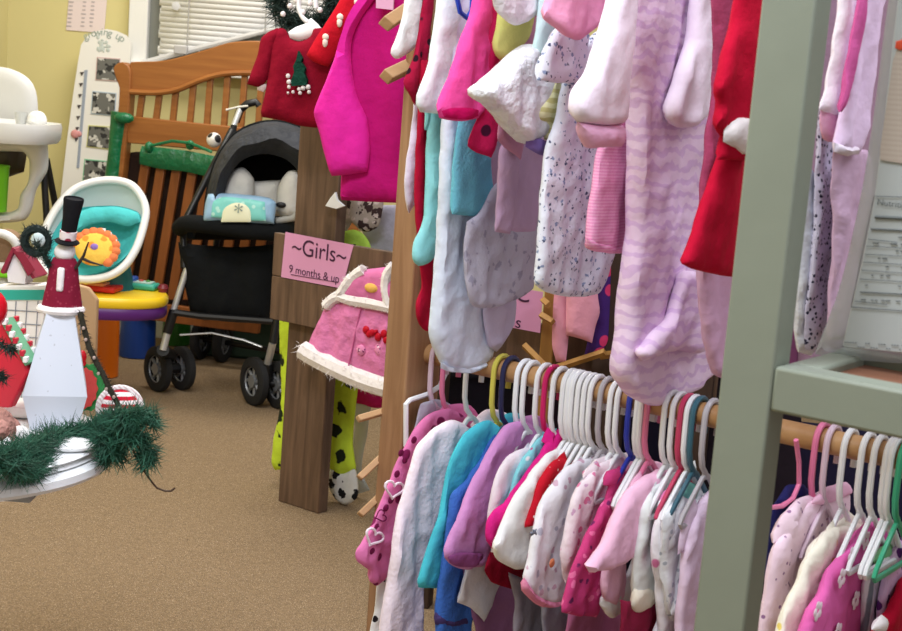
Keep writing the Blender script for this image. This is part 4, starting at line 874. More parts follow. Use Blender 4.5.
garment('patch_sleeper', 'white sleeper with pink patches and mint collar near the sage green post', 'sleeper', 688, ROD_Z, fab('patches', (236, 232, 238), spots=[((222, 130, 180), 20, .24, 0, 0.5)]), [
    ('sleeve', '692,484 673,496 660,513 654,535 652,560 656,582 657,604 659,640 676,640 673,592 672,562 675,532 686,514 700,495', .012, .004), ('collar', '684,480 694,484 700,492 690,500 680,496', .008, .01, fab('mint', (120, 206, 190)), 'mint collar')], group=LO, hang='rose', torso=(.2, .06))
garment('lace_dress', 'white lace dress second from the sage green post', 'dress', 700, ROD_Z, fab('lace', (222, 226, 230), spots=[((176, 184, 194), 70, .25)]), [
    ('sleeve', '706,492 688,516 679,556 674,588 669,614 681,622 692,602 704,560 716,500', .011, .003)], group=LO, hang='teal', torso=(.2, .06))
garment('long_dress', 'plain pale lilac dress hanging against the sage green post', 'dress', 712, ROD_Z, fab('lilac_pale', (222, 196, 222)), [
    ('sleeve', '722,486 704,496 695,514 687,536 682,565 678,605 674,660 670,700 712,700 724,560 730,500', .013, .004)], group=LO, hang='grey', torso=(.2, .06), mirror=False)
for s_, c_, lb in ((532, 'white', 'white plastic hanger close behind the lavender shirt'), (576, 'white', 'white plastic hanger in the tight cluster right of the magenta hook'), (586, 'white', 'white plastic hanger just left of the dragonfly sleeper'), (592, 'white', 'white plastic hanger touching the hanger of the dragonfly sleeper'), (608, 'grey', 'grey plastic hanger behind the floral print sleeper'), (625, 'white', 'white plastic hanger between the floral sleeper and the blue hanger'), (645, 'white', 'white plastic hanger just right of the blue hanger'), (680, 'white', 'white plastic hanger behind the rose coloured hook near the post'), (694, 'white', 'white plastic hanger between the rose and teal hooks')):
    hanger(c_, s_, ROD_Z, lb, 'hangers on the rods')
# trousers and skirts showing below
for nm, lb, slot, cl, ol in (
    ('cloth_skirt', 'white wavy hemmed skirt below the lavender sleeve', 523, fab('white_soft', (222, 220, 228)), '468,560 500,555 503,580 496,590 492,606 484,622 470,608 456,602 460,586'),
    ('baby_trousers', 'mauve trousers at the bottom edge below the lavender shirt', 518, fab('mauve', (150, 92, 138)), '462,566 530,570 524,610 514,680 480,690 478,640 470,610'),
    ('red_skirt', 'maroon skirt below the white mitten sleeper', 548, fab('maroon', (146, 14, 44)), '490,552 528,560 534,580 524,592 508,588 492,582 484,570'),
    ('grey_trousers', 'grey trousers below the dragonfly sleeper', 566, fab('grey', (132, 124, 136)), '508,572 560,596 566,620 560,700 530,710 512,660 514,600'),
    ('grey_leggings', 'blue grey leggings between the grey trousers and the raspberry jacket', 590, fab('grey_blue', (150, 150, 170)), '540,590 580,606 586,640 578,720 548,710 544,650'),
    ('rose_skirt', 'dusty rose skirt below the raspberry jacket', 622, fab('dusty_rose', (164, 84, 124)), '570,600 624,612 640,640 630,720 580,720 564,650'),
    ('burgundy_trousers', 'burgundy trousers below the patched sleeper', 678, fab('burgundy_deep', (140, 34, 66)), '622,600 672,610 682,640 672,730 632,730 620,660')):
    garment(nm, lb, 'trousers' if 'trousers' in nm or 'leggings' in nm else 'skirt', slot, ROD_Z, cl, [('cloth', ol, .007, -.004)], torso=None, hang=None, group=LO)
# beyond the sage post
t, pl = garment('navy_shirt', 'navy blue shirt on a pink ring hanger just right of the sage green post', 'shirt', 806, ROD_Z, fab('navy', (34, 34, 86)), [('sleeve', '802,484 788,486 776,500 770,530 764,580 790,590 806,540 816,496', .01, .002)], torso=None, mirror=False, hang=None, group=LO)
m = MB(); m.tube([pl.px(x, y, .012) for x, y in ((796, 440), (799, 462), (799, 484), (793, 498), (782, 506), (768, 508))], .0036, 8); one('pink_hanger', 'pink hanger ring over the navy shirt', 'hanger', m, plas('hanger_pink', HC['pink'], rough=.3))
garment('dotted_sleeper', 'pale pink sleeper with small grey dots right of the sage green post', 'sleeper', 822, ROD_Z, fab('dots_pink', (236, 206, 222), spots=[((150, 110, 150), 62, .16)]), [
    ('sleeve', '842,486 818,494 803,509 789,526 777,543 771,564 767,590 758,650 750,720 790,720 790,650 793,607 808,577 821,554 832,530 848,508', .013, .003), ('collar', '846,482 830,486 816,496 812,504 824,504 838,500 850,492', .008, .012, fab('pale_pink', (236, 184, 212)), 'plain pink collar')], group=LO, hang='pink')
hanger('lilac', 833, ROD_Z, 'pale lilac plastic hanger between the dotted sleeper and the cream sleeper', 'hangers on the rods')
garment('cream_sleeper', 'cream sleeper with yellow print hanging behind the pink starry shirt', 'sleeper', 850, ROD_Z, fab('cream_print', (238, 232, 214), spots=[((228, 206, 110), 26, .15, .4)]), [
    ('sleeve', '862,522 832,528 817,543 806,564 798,584 788,607 772,660 764,720 800,720 806,650 816,607 832,580 846,554 870,532', .013, .003)], group=LO)
g, pl = garment('flower_shirt', 'bright pink shirt with white flowers at the lower right corner', 'shirt', 868, ROD_Z, fab('bright_pink', (216, 84, 162)), [
    ('sleeve', '890,518 867,523 850,546 836,564 822,590 808,613 794,650 780,720 850,720 860,640 864,607 867,580 882,554 893,534', .014, .004)], group=LO, mirror=False, torso=(.2, .06))
sl = [c for c in g.children if c.name.startswith('sleeve')][0]; M_FL = fab('flower_white', (240, 220, 232))
for x, y in ((842, 578), (818, 611), (852, 556), (866, 540), (838, 632), (856, 600)):
    m = MB()
    for k in range(5): a = 2 * math.pi * k / 5; m.ball(pl.px(x, y, .0145) + pl.U * (.0085 * math.cos(a)) + pl.V * (.0085 * math.sin(a)), .0062, .0012, .0062, 8, (pl.U, pl.n, pl.V))
    build('printed_flower', m, M_FL, sl)
garment('striped_shirt', 'grey and white striped shirt with green trim right of the pink flower shirt', 'shirt', 880, ROD_Z, fab('grey_stripe', (216, 214, 222), stripes=((120, 128, 140), 14, 'X', 1, .6)), [
    ('sleeve', '898,538 880,552 868,568 864,585 862,620 862,720 882,720 886,610 892,570 902,548', .011, .003), ('shoulder', '892,538 882,546 874,562 882,572 894,556', .009, .008, fab('green_trim', (120, 190, 130)), 'green trim')], group=LO, torso=None, mirror=False)
garment('dotted_dress', 'lilac dress with purple dots at the right edge behind the red velvet dress', 'dress', 892, ROD_Z, fab('lilac_dots', (206, 170, 206), spots=[((90, 40, 110), 40, .28)]), [
    ('sleeve', '910,528 894,548 886,575 880,600 876,650 872,720 912,720 920,560', .011, .003)], group=LO, torso=None, mirror=False)
garment('red_velvet_dress', 'red velvet dress with white trim at the lower right edge', 'dress', 906, ROD_Z, fab('red_velvet', (184, 12, 48)), [
    ('sleeve', '930,560 906,578 890,606 878,622 870,660 870,720 930,720 940,600', .014, .004), ('trim', '880,614 886,620 880,632 872,630', .012, .01, fab('fur_white', (234, 228, 228)), 'white fluffy trim')], group=LO, hang='green', torso=None, mirror=False)
hanger('white', 897, ROD_Z, 'white plastic hanger at the right edge beside the green hanger', 'hangers on the rods')
# ------------------------------------------------------------------ upper rod, far to near
def up(name, label, cat, slot, m, parts, **k):
    k.setdefault('torso', None); k.setdefault('mirror', True); k.setdefault('hang', None)
    return garment(name, label, cat, slot, ROD2_Z, m, parts, group=HI, **k)
up('white_shirt', 'white shirt hanging farthest left on the upper rod', 'shirt', 432, fab('white', (236, 236, 240)), [('sleeve', '412,-5 404,15 396,38 391,53 396,59 408,54 416,44 422,20 432,-5', .012, .008)])
up('lilac_trousers', 'narrow pale lilac trousers at the far end of the upper rod', 'trousers', 438, fab('lilac_white', (214, 206, 226)), [('leg', '418,60 414,110 404,180 406,205 411,214 417,200 421,112 430,60', .009, 0)])
up('dotted_dress', 'maroon dress with black dots at the far end of the upper rod', 'dress', 446, fab('maroon_dots', (164, 20, 58), spots=[((40, 16, 30), 34, .2)]), [('torso', '428,-5 422,20 416,48 404,83 406,89 412,98 416,106 422,80 428,46 438,-5', .011, .004)])
up('red_leggings', 'deep red leggings hanging below the maroon dotted dress', 'leggings', 452, fab('deep_red', (172, 14, 50)), [('leg', '420,60 418,118 415,200 420,260 422,288 416,304 417,318 426,331 434,330 438,300 440,258 432,215 434,120 436,60', .011, 0)])
up('mint_sleeper', 'mint green footed sleeper with dangling foot at the far end of the upper rod', 'sleeper', 460, fab('mint_aqua', (132, 208, 212)), [('torso', '446,-5 438,20 430,60 424,100 424,130 450,130 455,60 462,-5', .007, -.002), ('leg', '430,100 427,150 425,203 422,228 415,243 413,259 418,266 430,261 441,240 445,203 450,150 455,110', .013, .002)])
up('white_cardigan', 'white cardigan with pale mint tint left of the hot pink sleeve', 'cardigan', 472, fab('mint_white2', (226, 238, 240)), [('sleeve', '446,-5 433,37 427,68 416,99 419,112 440,114 450,82 462,60 468,-5', .013, .004)])
up('lilac_tunic', 'pale lilac tunic with a blue hanger tip above the hot pink sleeve', 'tunic', 478, fab('lilac_tint', (206, 204, 228)), [('torso', '456,-5 455,30 450,80 444,120 480,120 484,60 484,-5', .006, 0)])
m = MB(); p = Plane(rodp(484, 1.5), D); m.tube([p.px(x, y, .012) for x, y in ((457, -30), (457, -2), (460, 12), (467, 18), (472, 10), (474, -30))], .004, 8); one('blue_hanger', 'blue plastic hanger loop left of the hot pink sleeve', 'hanger', m, plas('hanger_bright_blue', (30, 70, 190), rough=.3))
up('blue_trousers', 'long pale blue grey gathered trousers reaching the lower rod', 'trousers', 486, fab('powder_blue', (214, 224, 242)), [('leg', '446,90 441,180 438,237 434,285 431,334 436,352 444,366 463,371 484,361 493,340 494,300 490,250 486,180 484,100', .018, 0), ('hem', '440,362 452,367 468,367 484,360 486,366 470,373 450,372 440,368', .012, .006)])
up('grey_trousers', 'mauve grey gathered trousers right of the pale blue grey trousers', 'trousers', 496, fab('mauve_grey', (190, 180, 206)), [('leg', '486,240 484,300 488,345 496,352 506,340 513,325 515,300 512,240', .01, 0)])
up('aqua_skirt', 'bright aqua denim skirt below the hot pink sleeve', 'skirt', 500, fab('aqua_denim', (98, 186, 212), bump=(220, .5, .004)), [('cloth', '466,90 456,150 451,190 450,214 470,216 491,218 493,205 490,165 482,100', .012, .002)])
up('grey_swirl_shirt', 'grey shirt with faint swirl print between the trousers and the mauve shirt', 'shirt', 508, fab('grey_swirl', (176, 172, 190), spots=[((156, 152, 172), 40, .25, .9)]), [('torso', '500,180 480,212 468,222 465,256 468,293 473,306 490,308 510,301 524,295 534,286 538,250 538,190', .01, 0)])
up('hot_pink_shirt', 'hot pink fleece shirt with long straight sleeve on the upper rod', 'shirt', 518, fab('hot_pink', (240, 62, 152)), [('sleeve', '482,-5 472,12 462,37 452,70 442,99 438,111 441,118 456,121 470,120 479,116 482,107 486,93 489,68 490,20 492,-5', .014, .008), ('cuff_opening', '443,111 455,108 470,108 479,110 478,116 468,119 454,119 444,117', .003, .0225, fab('hot_pink_shaded', (196, 10, 92)), 'dark inside of the sleeve')])  # deeper pink patch on the closed cuff paints its inner shade
up('crimson_dress', 'crimson dress with dark buttons right of the hot pink sleeve', 'dress', 524, fab('crimson', (196, 30, 88), spots=[((70, 20, 50), 20, .16)]), [('torso', '488,-5 487,40 484,100 470,140 468,146 478,153 491,158 497,140 500,100 500,40 502,-5', .009, 0)])
up('mauve_shirt', 'mauve shirt with turned cuff above the grey swirl shirt', 'shirt', 532, fab('mauve_light', (186, 150, 186)), [('torso', '510,120 500,150 497,185 500,228 518,232 536,231 541,190 548,140', .009, 0), ('sleeve', '510,130 500,150 498,180 496,232 509,234 513,200 518,150', .01, .009)])
up('lime_sweater', 'lime yellow sweater under the white satin blouse', 'sweater', 540, fab('lime_yellow', (206, 206, 112)), [('sleeve', '512,-5 500,10 498,28 495,43 498,57 506,62 518,48 531,25 536,-5', .014, .004)])
up('pink_robe', 'dusty pink robe edge between the lime sweater and the mint strap', 'robe', 544, fab('dusty_pink', (196, 130, 164)), [('torso', '540,-5 533,20 524,42 512,60 500,110 496,140 520,160 530,80 545,40 552,-5', .006, 0)])
up('satin_blouse', 'white satin blouse at the top edge above the lime sweater', 'top', 550, fab('satin', (234, 236, 242), rough=.35, spec=.5, bump=(34, .8, .02)), [('sleeve', '484,-5 498,10 510,24 520,25 528,19 541,11 550,-5', .014, .018)], mirror=False)
up('satin_gown', 'shiny white ruffled satin christening gown in the middle of the upper rod', 'gown', 556, fab('satin', (234, 236, 242), rough=.35, spec=.5, bump=(34, .8, .02)), [('sleeve', '528,44 516,52 504,63 494,74 484,81 477,87 475,93 478,99 488,106 498,116 506,127 516,138 526,144 536,136 542,120 548,104 553,84 550,64 542,48', .032, .012)], mirror=False)
up('mint_camisole', 'pale mint camisole with narrow strap beside the satin gown', 'top', 562, fab('mint_pale', (200, 232, 232)), [('strap', '544,-5 536,30 531,61 529,79 537,81 542,61 548,38 556,25 564,-5', .008, .014)])
up('ruffled_dress', 'pale yellow ruffled dress with purple hem below the satin gown', 'dress', 568, fab('pale_yellow', (226, 224, 172), stripes=((200, 194, 132), 22, 'Z', 2, .5)), [('torso', '553,70 546,92 540,106 536,118 545,127 544,140 552,139 559,120 566,90', .014, .006), ('hem', '530,134 528,147 536,154 546,156 548,142', .008, .004, fab('purple_hem', (104, 80, 150)), 'purple hem')])
M_FLK = fab('flecks', (222, 226, 238), spots=[((70, 80, 112), 90, .2, .9), ((140, 156, 188), 74, .2, .8)])
up('flecked_sleeper', 'white sleeper with dark flecked print hanging in the middle of the upper rod', 'sleeper', 585, M_FLK, [('leg', '572,60 562,86 556,117 549,142 543,190 537,250 534,285 548,293 575,297 599,293 607,272 612,245 618,180 626,100 630,40 600,30', .014, 0), ('sleeve', '562,24 546,44 537,66 535,80 556,83 580,82 584,60 588,30', .014, .012)])
up('pink_shirt', 'light pink shirt sleeve at the top edge above the flecked sleeper', 'shirt', 606, fab('light_pink', (240, 156, 194)), [('sleeve', '560,-5 543,16 553,27 566,37 578,40 592,31 603,15 618,-5', .014, .01)])
up('striped_shirt', 'rose pink finely striped shirt behind the lilac zebra sleeper', 'shirt', 632, fab('rose_stripe', (240, 168, 206), stripes=((232, 148, 194), 70, 'Z', .2, .5)), [('sleeve', '612,100 602,140 594,188 586,241 589,248 608,251 627,253 632,242 638,210 640,140', .014, .002), ('cuff', '585,238 600,241 618,243 631,240 630,250 616,254 600,252 587,249', .016, .003)])
M_ZEB = fab('zebra', (234, 206, 234), stripes=((220, 188, 226), 15, 'Z', 6, .66))
g, pl = up('zebra_sleeper', 'long lilac zebra striped footed sleeper with pale sleeves hanging over the lower rod', 'sleeper', 658, M_ZEB, [
    ('torso', '624,-5 627,60 632,100 633,150 634,232 626,280 622,329 617,364 619,380 631,396 648,405 664,403 680,396 697,386 710,372 716,330 720,260 718,100 714,-5', .028, 0),
    ('sleeve', '620,-5 604,25 589,70 577,92 574,108 577,122 600,125 622,124 626,100 628,60 632,-5', .022, .03, fab('pale_velour', (240, 226, 242), bump=(150, .2, .004)), 'paler lilac sleeve'),
    ('cuff', '578,122 600,125 621,123 622,136 621,147 603,147 588,148 582,138', .018, .03, fab('cuff_rose', (236, 176, 214)), 'pink cuff'),
    ('right_sleeve', '700,-5 692,41 680,70 676,86 669,105 668,117 674,125 683,128 697,124 711,107 714,63 714,-5', .022, .036, fab('pale_velour', (232, 216, 236)), 'paler lilac sleeve'),
    ('foot', '684,270 676,300 668,318 654,332 638,352 641,361 656,355 674,350 694,353 706,350 706,310 700,275', .02, .03)], mirror=False)
up('burgundy_dress', 'burgundy velour dress between the zebra sleeper and the red velvet dress', 'dress', 736, fab('burgundy_velour', (150, 46, 84)), [('torso', '712,-5 714,90 706,150 700,210 698,250 740,260 756,-5', .012, 0)])
up('pink_velour_trousers', 'pale pink velour trousers behind the red velvet sleeve', 'trousers', 726, fab('pink_velour', (206, 160, 196)), [('leg', '706,180 700,260 704,330 712,372 722,378 740,370 748,250 740,180', .014, 0)])
up('red_velvet_coat', 'red velvet coat with white trim hanging left of the sage green post', 'coat', 768, fab('red_velvet', (184, 12, 48)), [('sleeve', '744,-5 736,20 727,50 720,78 717,90 721,103 717,124 725,138 720,160 750,160 764,-5', .016, .02), ('torso', '728,120 714,172 700,213 690,243 681,264 692,269 724,276 750,278 770,120', .014, .002), ('trim', '738,118 728,132 727,142 736,148 740,154 750,150 752,120', .014, .03, fab('fur_white', (234, 228, 228)), 'white trim')], mirror=False)
# seen past the sage post
up('lilac_robe', 'pale lilac robe with pink lining right of the sage green post', 'robe', 880, fab('robe_lilac', (228, 198, 232)), [('sleeve', '872,-5 855,38 848,79 841,117 834,149 844,153 856,153 860,139 870,89 880,16 900,-5', .012, .004), ('lining', '866,-5 852,38 842,90 838,112 843,112 850,80 858,40 872,-5', .009, .008, fab('lining_pink', (190, 70, 136)), 'dark pink lining'), ('cuff', '834,142 845,145 857,144 856,154 844,156 834,152', .013, .006, fab('pale_velour', (232, 216, 236)))])
up('white_robe', 'white robe with rounded cuff hanging close to the sage green post', 'robe', 866, fab('white_pinkish', (236, 224, 236)), [('sleeve', '846,-5 834,48 828,88 822,109 830,116 840,113 846,84 853,40 868,-5', .012, .004), ('cuff', '823,108 840,112 838,126 832,142 824,140 822,124', .01, .002, fab('rose_cuff', (226, 160, 196)), 'pink cuff')])
up('black_print_dress', 'narrow black and white printed dress edge behind the plastic bag', 'dress', 856, fab('black_white', (190, 184, 206), spots=[((46, 44, 64), 150, .3, .6)]), [('torso', '822,100 818,150 813,230 808,300 806,350 820,352 832,300 838,150 840,100', .008, -.002)])
up('grey_sleeper', 'pale grey white sleeper hanging low right of the sage green post', 'sleeper', 846, fab('white_grey', (206, 210, 220)), [('leg', '806,160 800,230 797,300 798,352 812,356 820,300 824,200', .012, 0)])
up('mauve_skirt', 'mauve skirt below the lilac robe', 'skirt', 874, fab('mauve_pale', (196, 160, 190)), [('cloth', '838,146 835,180 834,230 828,340 850,340 866,200 866,150', .01, 0)])
# ================================================================== things on and around the stands
Q = Plane(G0 + A * .075, (A + Vector((0, -.2, 0))).normalized())
def cl(name, label, cat, pl, m, ol, T, **k):
    return one(name, label, cat, puff(MB(), pts(ol), pl, T, **k), m)
t = thing('puffer_jacket', 'pink quilted hooded jacket with white fur trim hanging on the cross board', 'jacket', Q.px(350, 385)); JM = fab('quilt', (222, 128, 180), bump=(26, .6, .02))
build('body', puff(MB(), pts('331,300 345,298 368,303 392,312 400,330 402,384 380,378 350,372 325,364 305,352 312,334 322,316'), Q, .022, fold=(.006, 30), edge=.04), JM, t)
build('hood', puff(MB(), pts('352,276 362,270 378,268 392,266 398,290 396,310 378,304 350,300 344,292'), Q, .022, off=.006, fold=(.005, 30)), fab('hood_pink', (206, 100, 156)), t)
M_FUR = fab('fur_white', (234, 228, 228))
def fur(path, r, parent):
    P = smooth_loop([Q.px(x, y, .018) for x, y in path], .012, False); m = MB(); m.tube(P, r, 8); m.needles(P, r * 1.5, int(len(P) * 130), r * .7, .0009); build('fur_trim', m, M_FUR, parent, label='white fur trim')
fur(((303, 350), (318, 359), (338, 369), (360, 379), (380, 386), (400, 391)), .026, t); fur(((352, 278), (346, 287), (340, 296), (352, 300), (370, 303), (385, 306), (400, 310)), .016, t); fur(((364, 270), (356, 275), (348, 285)), .015, t); fur(((394, 266), (388, 274), (386, 290), (390, 306)), .015, t); fur(((326, 306), (333, 299), (340, 296)), .015, t)
m = MB(); m.tube([Q.px(x, y, .024) for x, y in ((362, 303), (357, 325), (352, 350), (348, 368))], .002, 6); build('zipper', m, fab('zip_pink', (190, 80, 136)), t)
m = MB()
for x, y, r in ((366, 330, 3.4), (369, 334, 3), (372, 333, 3), (378, 337, 3.4), (384, 334, 3.4), (386, 340, 3), (376, 332, 2)): m.ball(Q.px(x, y, .026), r / 330, .006, r / 300, 10, (Q.U, Q.n, Q.V))
build('red_patch', m, fab('glitter_red', (186, 14, 40), rough=.5), t)
for x, y, r in ((361, 350, 5), (380, 350, 6)):
    m = MB(); m.ball(Q.px(x, y, .022), r / 360, .006, r / 360, 12, (Q.U, Q.n, Q.V)); build('sequin_patch', m, fab('sequin', (226, 130, 180), spots=[((120, 50, 100), 130, .3), ((250, 226, 240), 110, .25)]), t)
m = MB(); m.ball(Q.px(371, 288, .03), .02, .006, .012, 12, (Q.U, Q.n, Q.V)); build('yellow_patch', m, fab('patch_yellow', (232, 176, 80)), t)
# lime pajamas behind the upright
Qb = Plane(G0 - A * .13, A)
M_LIME = fab('lime_print', (190, 218, 40), spots=[((36, 44, 30), 13, .28, .7)])
t = thing('lime_pajamas', 'lime green pajamas with dark printed figures hanging behind the wooden upright', 'pajamas', Qb.px(310, 500))
build('leg', puff(MB(), pts('290,235 281,285 280,340 281,400 275,440 273,462 276,470 284,468 292,440 318,380 330,240'), Qb, .012), M_LIME, t)
build('leg', puff(MB(), pts('330,240 326,340 331,400 330,440 330,470 344,476 356,470 352,440 356,400 362,330 364,240'), Qb, .014, off=.01), M_LIME, t)
build('foot', puff(MB(), pts('331,466 344,472 355,468 357,484 357,498 346,505 334,496 329,484'), Qb, .015, off=.012), fab('zebra_black', (220, 220, 214), spots=[((30, 30, 32), 30, .4, .8)]), t)
Qc = Plane(G0 - A * .2, A)
cl('magenta_skirt', 'magenta skirt behind the lime pajamas below the pink jacket', 'skirt', Qc, fab('magenta_deep', (190, 30, 110)), '340,330 400,330 396,404 376,408 352,402', .012)
cl('clear_garment_bag', 'clear wrinkled garment bag hanging behind the pegs', 'bag', Qc, m_bag, '356,400 372,400 366,440 362,470 370,490 358,494 350,470 354,430', .008)
cl('grey_lilac_shirt', 'grey lilac shirt hanging between the upright and the pine post', 'shirt', Qc, fab('grey_lilac', (160, 156, 176)), '366,205 402,205 402,300 376,262 362,226', .012)
cl('print_shirt', 'cream and brown printed shirt above the cross board', 'shirt', Qb, fab('cream_brown', (168, 154, 142), spots=[((66, 50, 50), 24, .42, .9), ((206, 190, 184), 40, .3, .8)]), '338,196 384,198 378,226 364,232 352,222 344,236 338,226', .012)
cl('lime_bib', 'lime green bib peeking over the cross board', 'bib', Qb, fab('lime_plain', (156, 196, 60)), '340,232 356,230 368,240 374,262 344,262', .01, off=.012)
m = MB(); P = [Q.px(x, y, -.03) for x, y in ((325, 206), (330, 198), (335, 192), (337, 200), (344, 206), (336, 209))]; m.prism(P, -Q.n * .008); one('white_clip', 'small white plastic hanger end sticking out below the hot pink top', 'clip', m, plas('hanger_white', HC['white'], rough=.3), bev=.001)
# long sleeved pink top left of the pine post
H = front(360, 100, 2.5, yaw=22); HPK = fab('fuchsia', (222, 39, 156)); 
t = thing('fuchsia_tunic', 'large fuchsia pink long sleeved top hanging left of the pine post', 'top', H.px(375, 200))
build('torso', puff(MB(), pts('371,-20 356,10 350,50 346,100 346,150 342,175 341,196 342,200 370,202 404,203 406,150 408,60 406,-20'), H, .02, fold=(.009, 16), edge=.05), fab('fuchsia_shaded', (184, 18, 112)), t)  # torso takes a darker fuchsia, the shadow on it put into the colour
build('sleeve', puff(MB(), pts('378,-26 358,0 348,20 341,40 332,66 322,90 314,112 317,125 327,160 332,176 346,175 367,172 369,150 366,120 358,100 352,70 352,40 362,16 380,-10'), H, .024, off=.022, fold=(.006, 22), edge=.03), HPK, t)
build('collar', puff(MB(), pts('376,-22 380,-34 400,-34 404,-20 390,-14'), H, .012, off=.01), HPK, t)
H2 = front(385, 4, 2.44, yaw=22); m = MB(); plate(m, pts('376,-14 394,-12 393,10 376,8'), H2, .003); one('price_card', 'pale pink card above the fuchsia top', 'card', m, mat('card_pink', (226, 170, 204)))
# red tops
R = front(285, 70, G0.y - .2, yaw=10); RM = fab('xmas_red', (128, 6, 34))
t = thing('christmas_top', 'dark red long sleeved top with green Christmas tree applique on a white hanger', 'top', R.px(290, 122))
build('torso', puff(MB(), pts('273,32 280,28 286,30 290,38 300,41 310,37 314,28 322,28 336,32 346,40 350,70 350,122 330,128 300,126 284,121 262,117 261,112 266,90 269,60'), R, .02, fold=(.007, 16), edge=.03), RM, t)
build('sleeve', puff(MB(), pts('278,28 268,32 261,38 257,55 251,72 247,84 258,87 266,82 270,70 274,50 280,36'), R, .016, off=.008, fold=(.004, 24)), RM, t)
build('cuff', puff(MB(), pts('256,84 263,81 268,86 263,92 257,90'), R, .008, off=.004), fab('cuff_white', (226, 210, 212)), t)
m = MB(); m.prism([R.px(x, y, .034) for x, y in ((298, 51), (302, 58), (301, 62), (305, 68), (304, 73), (307, 80), (306, 85), (291, 86), (291, 80), (294, 72), (293, 66), (296, 60))], -R.n * .014); build('tree_applique', m, fab('tree_green', (14, 58, 46), bump=(60, .8, .01)), t)
m = MB()
for x, y, r in ((288, 76, 2.4), (289, 82, 2.6), (289, 87, 2), (299, 89, 2), (303, 88, 2.6), (308, 87, 2.6), (309, 92, 2), (300, 93, 2), (293, 92, 1.8), (288, 93, 1.4)): m.ball(R.px(x, y, .03), r / 400, .004, r / 400, 8, (R.U, R.n, R.V))
build('snowman_applique', m, fab('applique_white', (206, 196, 196)), t)
m = MB(); m.tube(smooth_loop([R.px(x, y, .0) for x, y in ((316, 8), (314, -4), (307, -10), (300, -4), (299, 8), (303, 18), (308, 22))], .01, False), .006, 8); hk = m
puff(hk, pts('288,32 296,27 304,24 311,18 318,24 324,32 316,36 300,40 290,38'), R, .008, off=.0, fold=(0, 1), grid=.01); one('padded_hanger', 'white padded hanger holding the dark red Christmas top', 'hanger', hk, plas('hanger_white', HC['white'], rough=.3))
R2 = front(330, 40, G0.y - .27, yaw=14); t = thing('red_bib_dress', 'bright red sleeve with white figures beside the fuchsia top', 'dress', R2.px(325, 64))
build('sleeve', puff(MB(), pts('352,-24 336,6 326,23 316,38 306,55 314,62 328,67 342,46 350,30 370,6 384,-24'), R2, .018, fold=(.005, 22)), fab('bright_red', (184, 14, 36)), t)
for x, y in ((325.5, 40), (340, 20), (357, 5)):
    m = MB(); m.ball(R2.px(x, y - 3, .019), .0085, .004, .0085, 10, (R2.U, R2.n, R2.V)); m.ball(R2.px(x - .5, y + 2.5, .019), .007, .004, .012, 10, (R2.U, R2.n, R2.V)); build('white_applique', m, fab('applique_cream', (228, 206, 196)), t)
m = MB(); c = R.px(306, 2, -.06); P = [c + R.U * (.075 * math.cos(a)) + R.V * (.055 * math.sin(a)) for a in [2 * math.pi * k / 22 for k in range(23)]]; m.tube(P[:-1], .006, 6, closed=True); m.needles(P, .045, 2600, .04, .0014); one('pine_wreath', 'dark green pine wreath with white tips above the red Christmas top', 'wreath', m, mat('pine_dark', (20, 42, 36), rough=.8))
m = MB()
for x, y in ((290, 6), (310, 3), (296, 0), (283, 14), (320, 10), (303, 12)): m.ball(R.px(x, y, .0), .007, n=8)
one('snow_berries', 'white snow tipped berries on the dark wreath', 'decoration', m, fab('fur_white', (234, 228, 228)))
# ================================================================== second peg stand seen through the rack
S0 = onz(548, 640) if False else rodp(560) + Vector((.12, .75, 0)); S0.z = 0
SQ = Plane(S0, (A + D * .4).normalized())
M_TAN = mat('tan_wood', (178, 132, 66), rough=.6, wood=((146, 104, 48), 4, (9, 9, .8))); M_DK = mat('dark_board', (70, 50, 36), rough=.7, wood=((52, 36, 26), 4, (9, 9, .8)))
st2 = thing('peg_stand', 'tan and dark wooden peg stand seen through the gap above the lower rod', 'stand', S0)
def vpost(px, w, m_):
    c = SQ.px(px, 340); build('post', MB().box(Vector((c.x, c.y, .8)), w, .04, 1.6, (SQ.U, SQ.n, Z3)), m_, st2, bev=.003)
vpost(549, .03, M_TAN); vpost(613, .075, M_DK); vpost(700, .075, M_DK); vpost(440, .05, M_DK)
c0, c1 = SQ.px(430, 352, -.03), SQ.px(720, 352, -.03); zc = SQ.px(530, 352).z; cm = (c0 + c1) / 2
build('cross_board', MB().box(Vector((cm.x, cm.y, zc)), (c1 - c0).length, .02, .12, (SQ.U, SQ.n, Z3)), M_OLDW, st2, bev=.002)
for a, b in (((541, 315), (553, 322)), ((524, 345), (545, 366)), ((556, 368), (605, 352)), ((543, 300), (549, 305)), ((600, 356), (640, 350))):
    build('peg', MB().tube([SQ.px(*a, .05), SQ.px(*b, .07)], .008, 4), M_TAN, st2)
m = MB(); plate(m, pts('512,287 543,292 540,333 509,327'), SQ, .001, off=.028); t = one('small_sign', 'pink paper sign half hidden behind the grey swirl shirt', 'sign', m, mat('pink_paper', (214, 150, 190), rough=.8))
m = MB(); write(m, 'C', .05, SQ, 526, 293, off=.0292, tilt=-.1); build('lettering', m, mat('sign_ink', (66, 30, 60), rough=.8), t); m = MB(); write(m, 'os', .036, SQ, 517, 320, off=.0292, tilt=-.1); build('lettering', m, mat('sign_ink', (66, 30, 60), rough=.8), t)
def cl2(n, l, c, m_, ol, T=.012, off=.03, **k): return cl(n, l, c, SQ, m_, ol, T, off=off, **k)
t = thing('pink_pants', 'salmon pink trousers folded over the tan peg stand', 'trousers', SQ.px(570, 365))
build('leg', puff(MB(), pts('556,270 553,310 552,345 556,362 566,362 569,330 568,270'), SQ, .012, off=.05), fab('salmon', (216, 140, 162)), t)
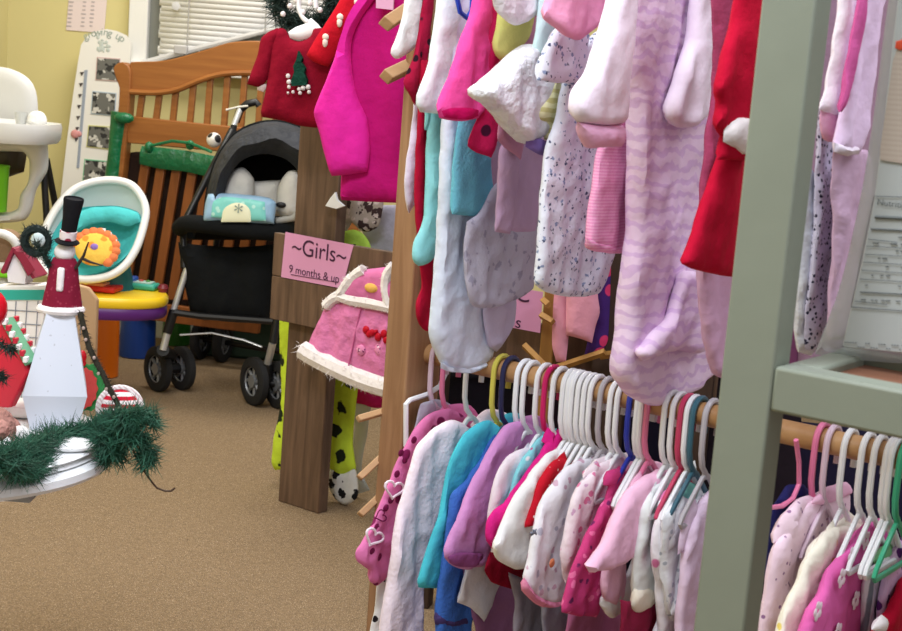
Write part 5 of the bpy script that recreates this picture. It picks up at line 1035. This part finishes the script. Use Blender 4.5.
build('leg', puff(MB(), pts('568,270 566,300 566,335 578,338 592,343 596,325 600,312 598,294 600,270'), SQ, .014, off=.06), fab('salmon', (216, 140, 162)), t)
cl2('purple_dress', 'purple dress with pink dots beside the salmon trousers', 'dress', fab('purple_pink', (70, 40, 110), spots=[((214, 60, 110), 22, .3)]), '598,240 596,300 588,340 584,356 600,356 608,340 612,240', .012, .02)
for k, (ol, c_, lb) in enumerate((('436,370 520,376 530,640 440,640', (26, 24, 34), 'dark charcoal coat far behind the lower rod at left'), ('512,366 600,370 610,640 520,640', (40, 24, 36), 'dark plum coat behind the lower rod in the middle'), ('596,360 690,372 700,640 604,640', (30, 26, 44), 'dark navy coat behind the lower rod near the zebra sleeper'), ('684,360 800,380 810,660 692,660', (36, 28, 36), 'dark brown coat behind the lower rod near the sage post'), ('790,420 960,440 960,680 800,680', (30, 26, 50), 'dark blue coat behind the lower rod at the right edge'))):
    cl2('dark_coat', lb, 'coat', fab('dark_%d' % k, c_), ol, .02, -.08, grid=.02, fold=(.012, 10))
for k, (ol, c_, lb) in enumerate((('428,60 520,60 524,350 432,350', (120, 96, 120), 'dusky mauve coat behind the upper rod at left'), ('516,60 640,60 640,240 520,250', (96, 70, 96), 'plum grey coat behind the upper rod in the middle'), ('640,40 800,40 800,380 640,370', (110, 60, 90), 'dusky rose coat behind the upper rod near the sage post'), ('796,-40 960,-40 960,420 796,400', (150, 120, 140), 'grey pink coat behind the clear bag'))):
    p3 = Plane(SQ.O + SQ.n * -.06, SQ.n); one('hanging_coat', lb, 'coat', puff(MB(), [(x, y if y > 0 else -60) for x, y in pts(ol)], p3, .02, grid=.02, fold=(.012, 10)), fab('coat_%d' % k, c_))
# ================================================================== light
SC.view_settings.view_transform = 'Standard'; SC.view_settings.look = 'None'; SC.view_settings.gamma = 1; SC.view_settings.exposure = EXPOSURE if 'EXPOSURE' in globals() else 0.0
SC.view_settings.use_curve_mapping = False
wd_ = bpy.data.worlds.new('room_light'); SC.world = wd_; wd_.use_nodes = True
b = wd_.node_tree.nodes['Background']; b.inputs[0].default_value = (1, .98, .98, 1); b.inputs[1].default_value = .55
def lamp(name, loc, sx, sy, power, col=(1, .98, .95)):
    l = bpy.data.lights.new(name, 'AREA'); l.shape = 'RECTANGLE'; l.size = sx; l.size_y = sy; l.energy = power; l.color = col
    o = bpy.data.objects.new(name, l); COL.objects.link(o); o.location = loc; return o
lamp('ceiling_lamp', (-.5, .9, 2.55), 1.2, .6, 60, (.88, .92, 1))
lamp('ceiling_lamp', (-.9, 3.0, 2.55), 1.2, .6, 40, (1, .97, .92))
lamp('ceiling_lamp', (-.7, 4.9, 2.55), 1.2, .6, 33, (1, .95, .86))
lamp('ceiling_lamp', (1.6, 1.2, 2.55), 1.2, .6, 28, (.88, .92, 1))
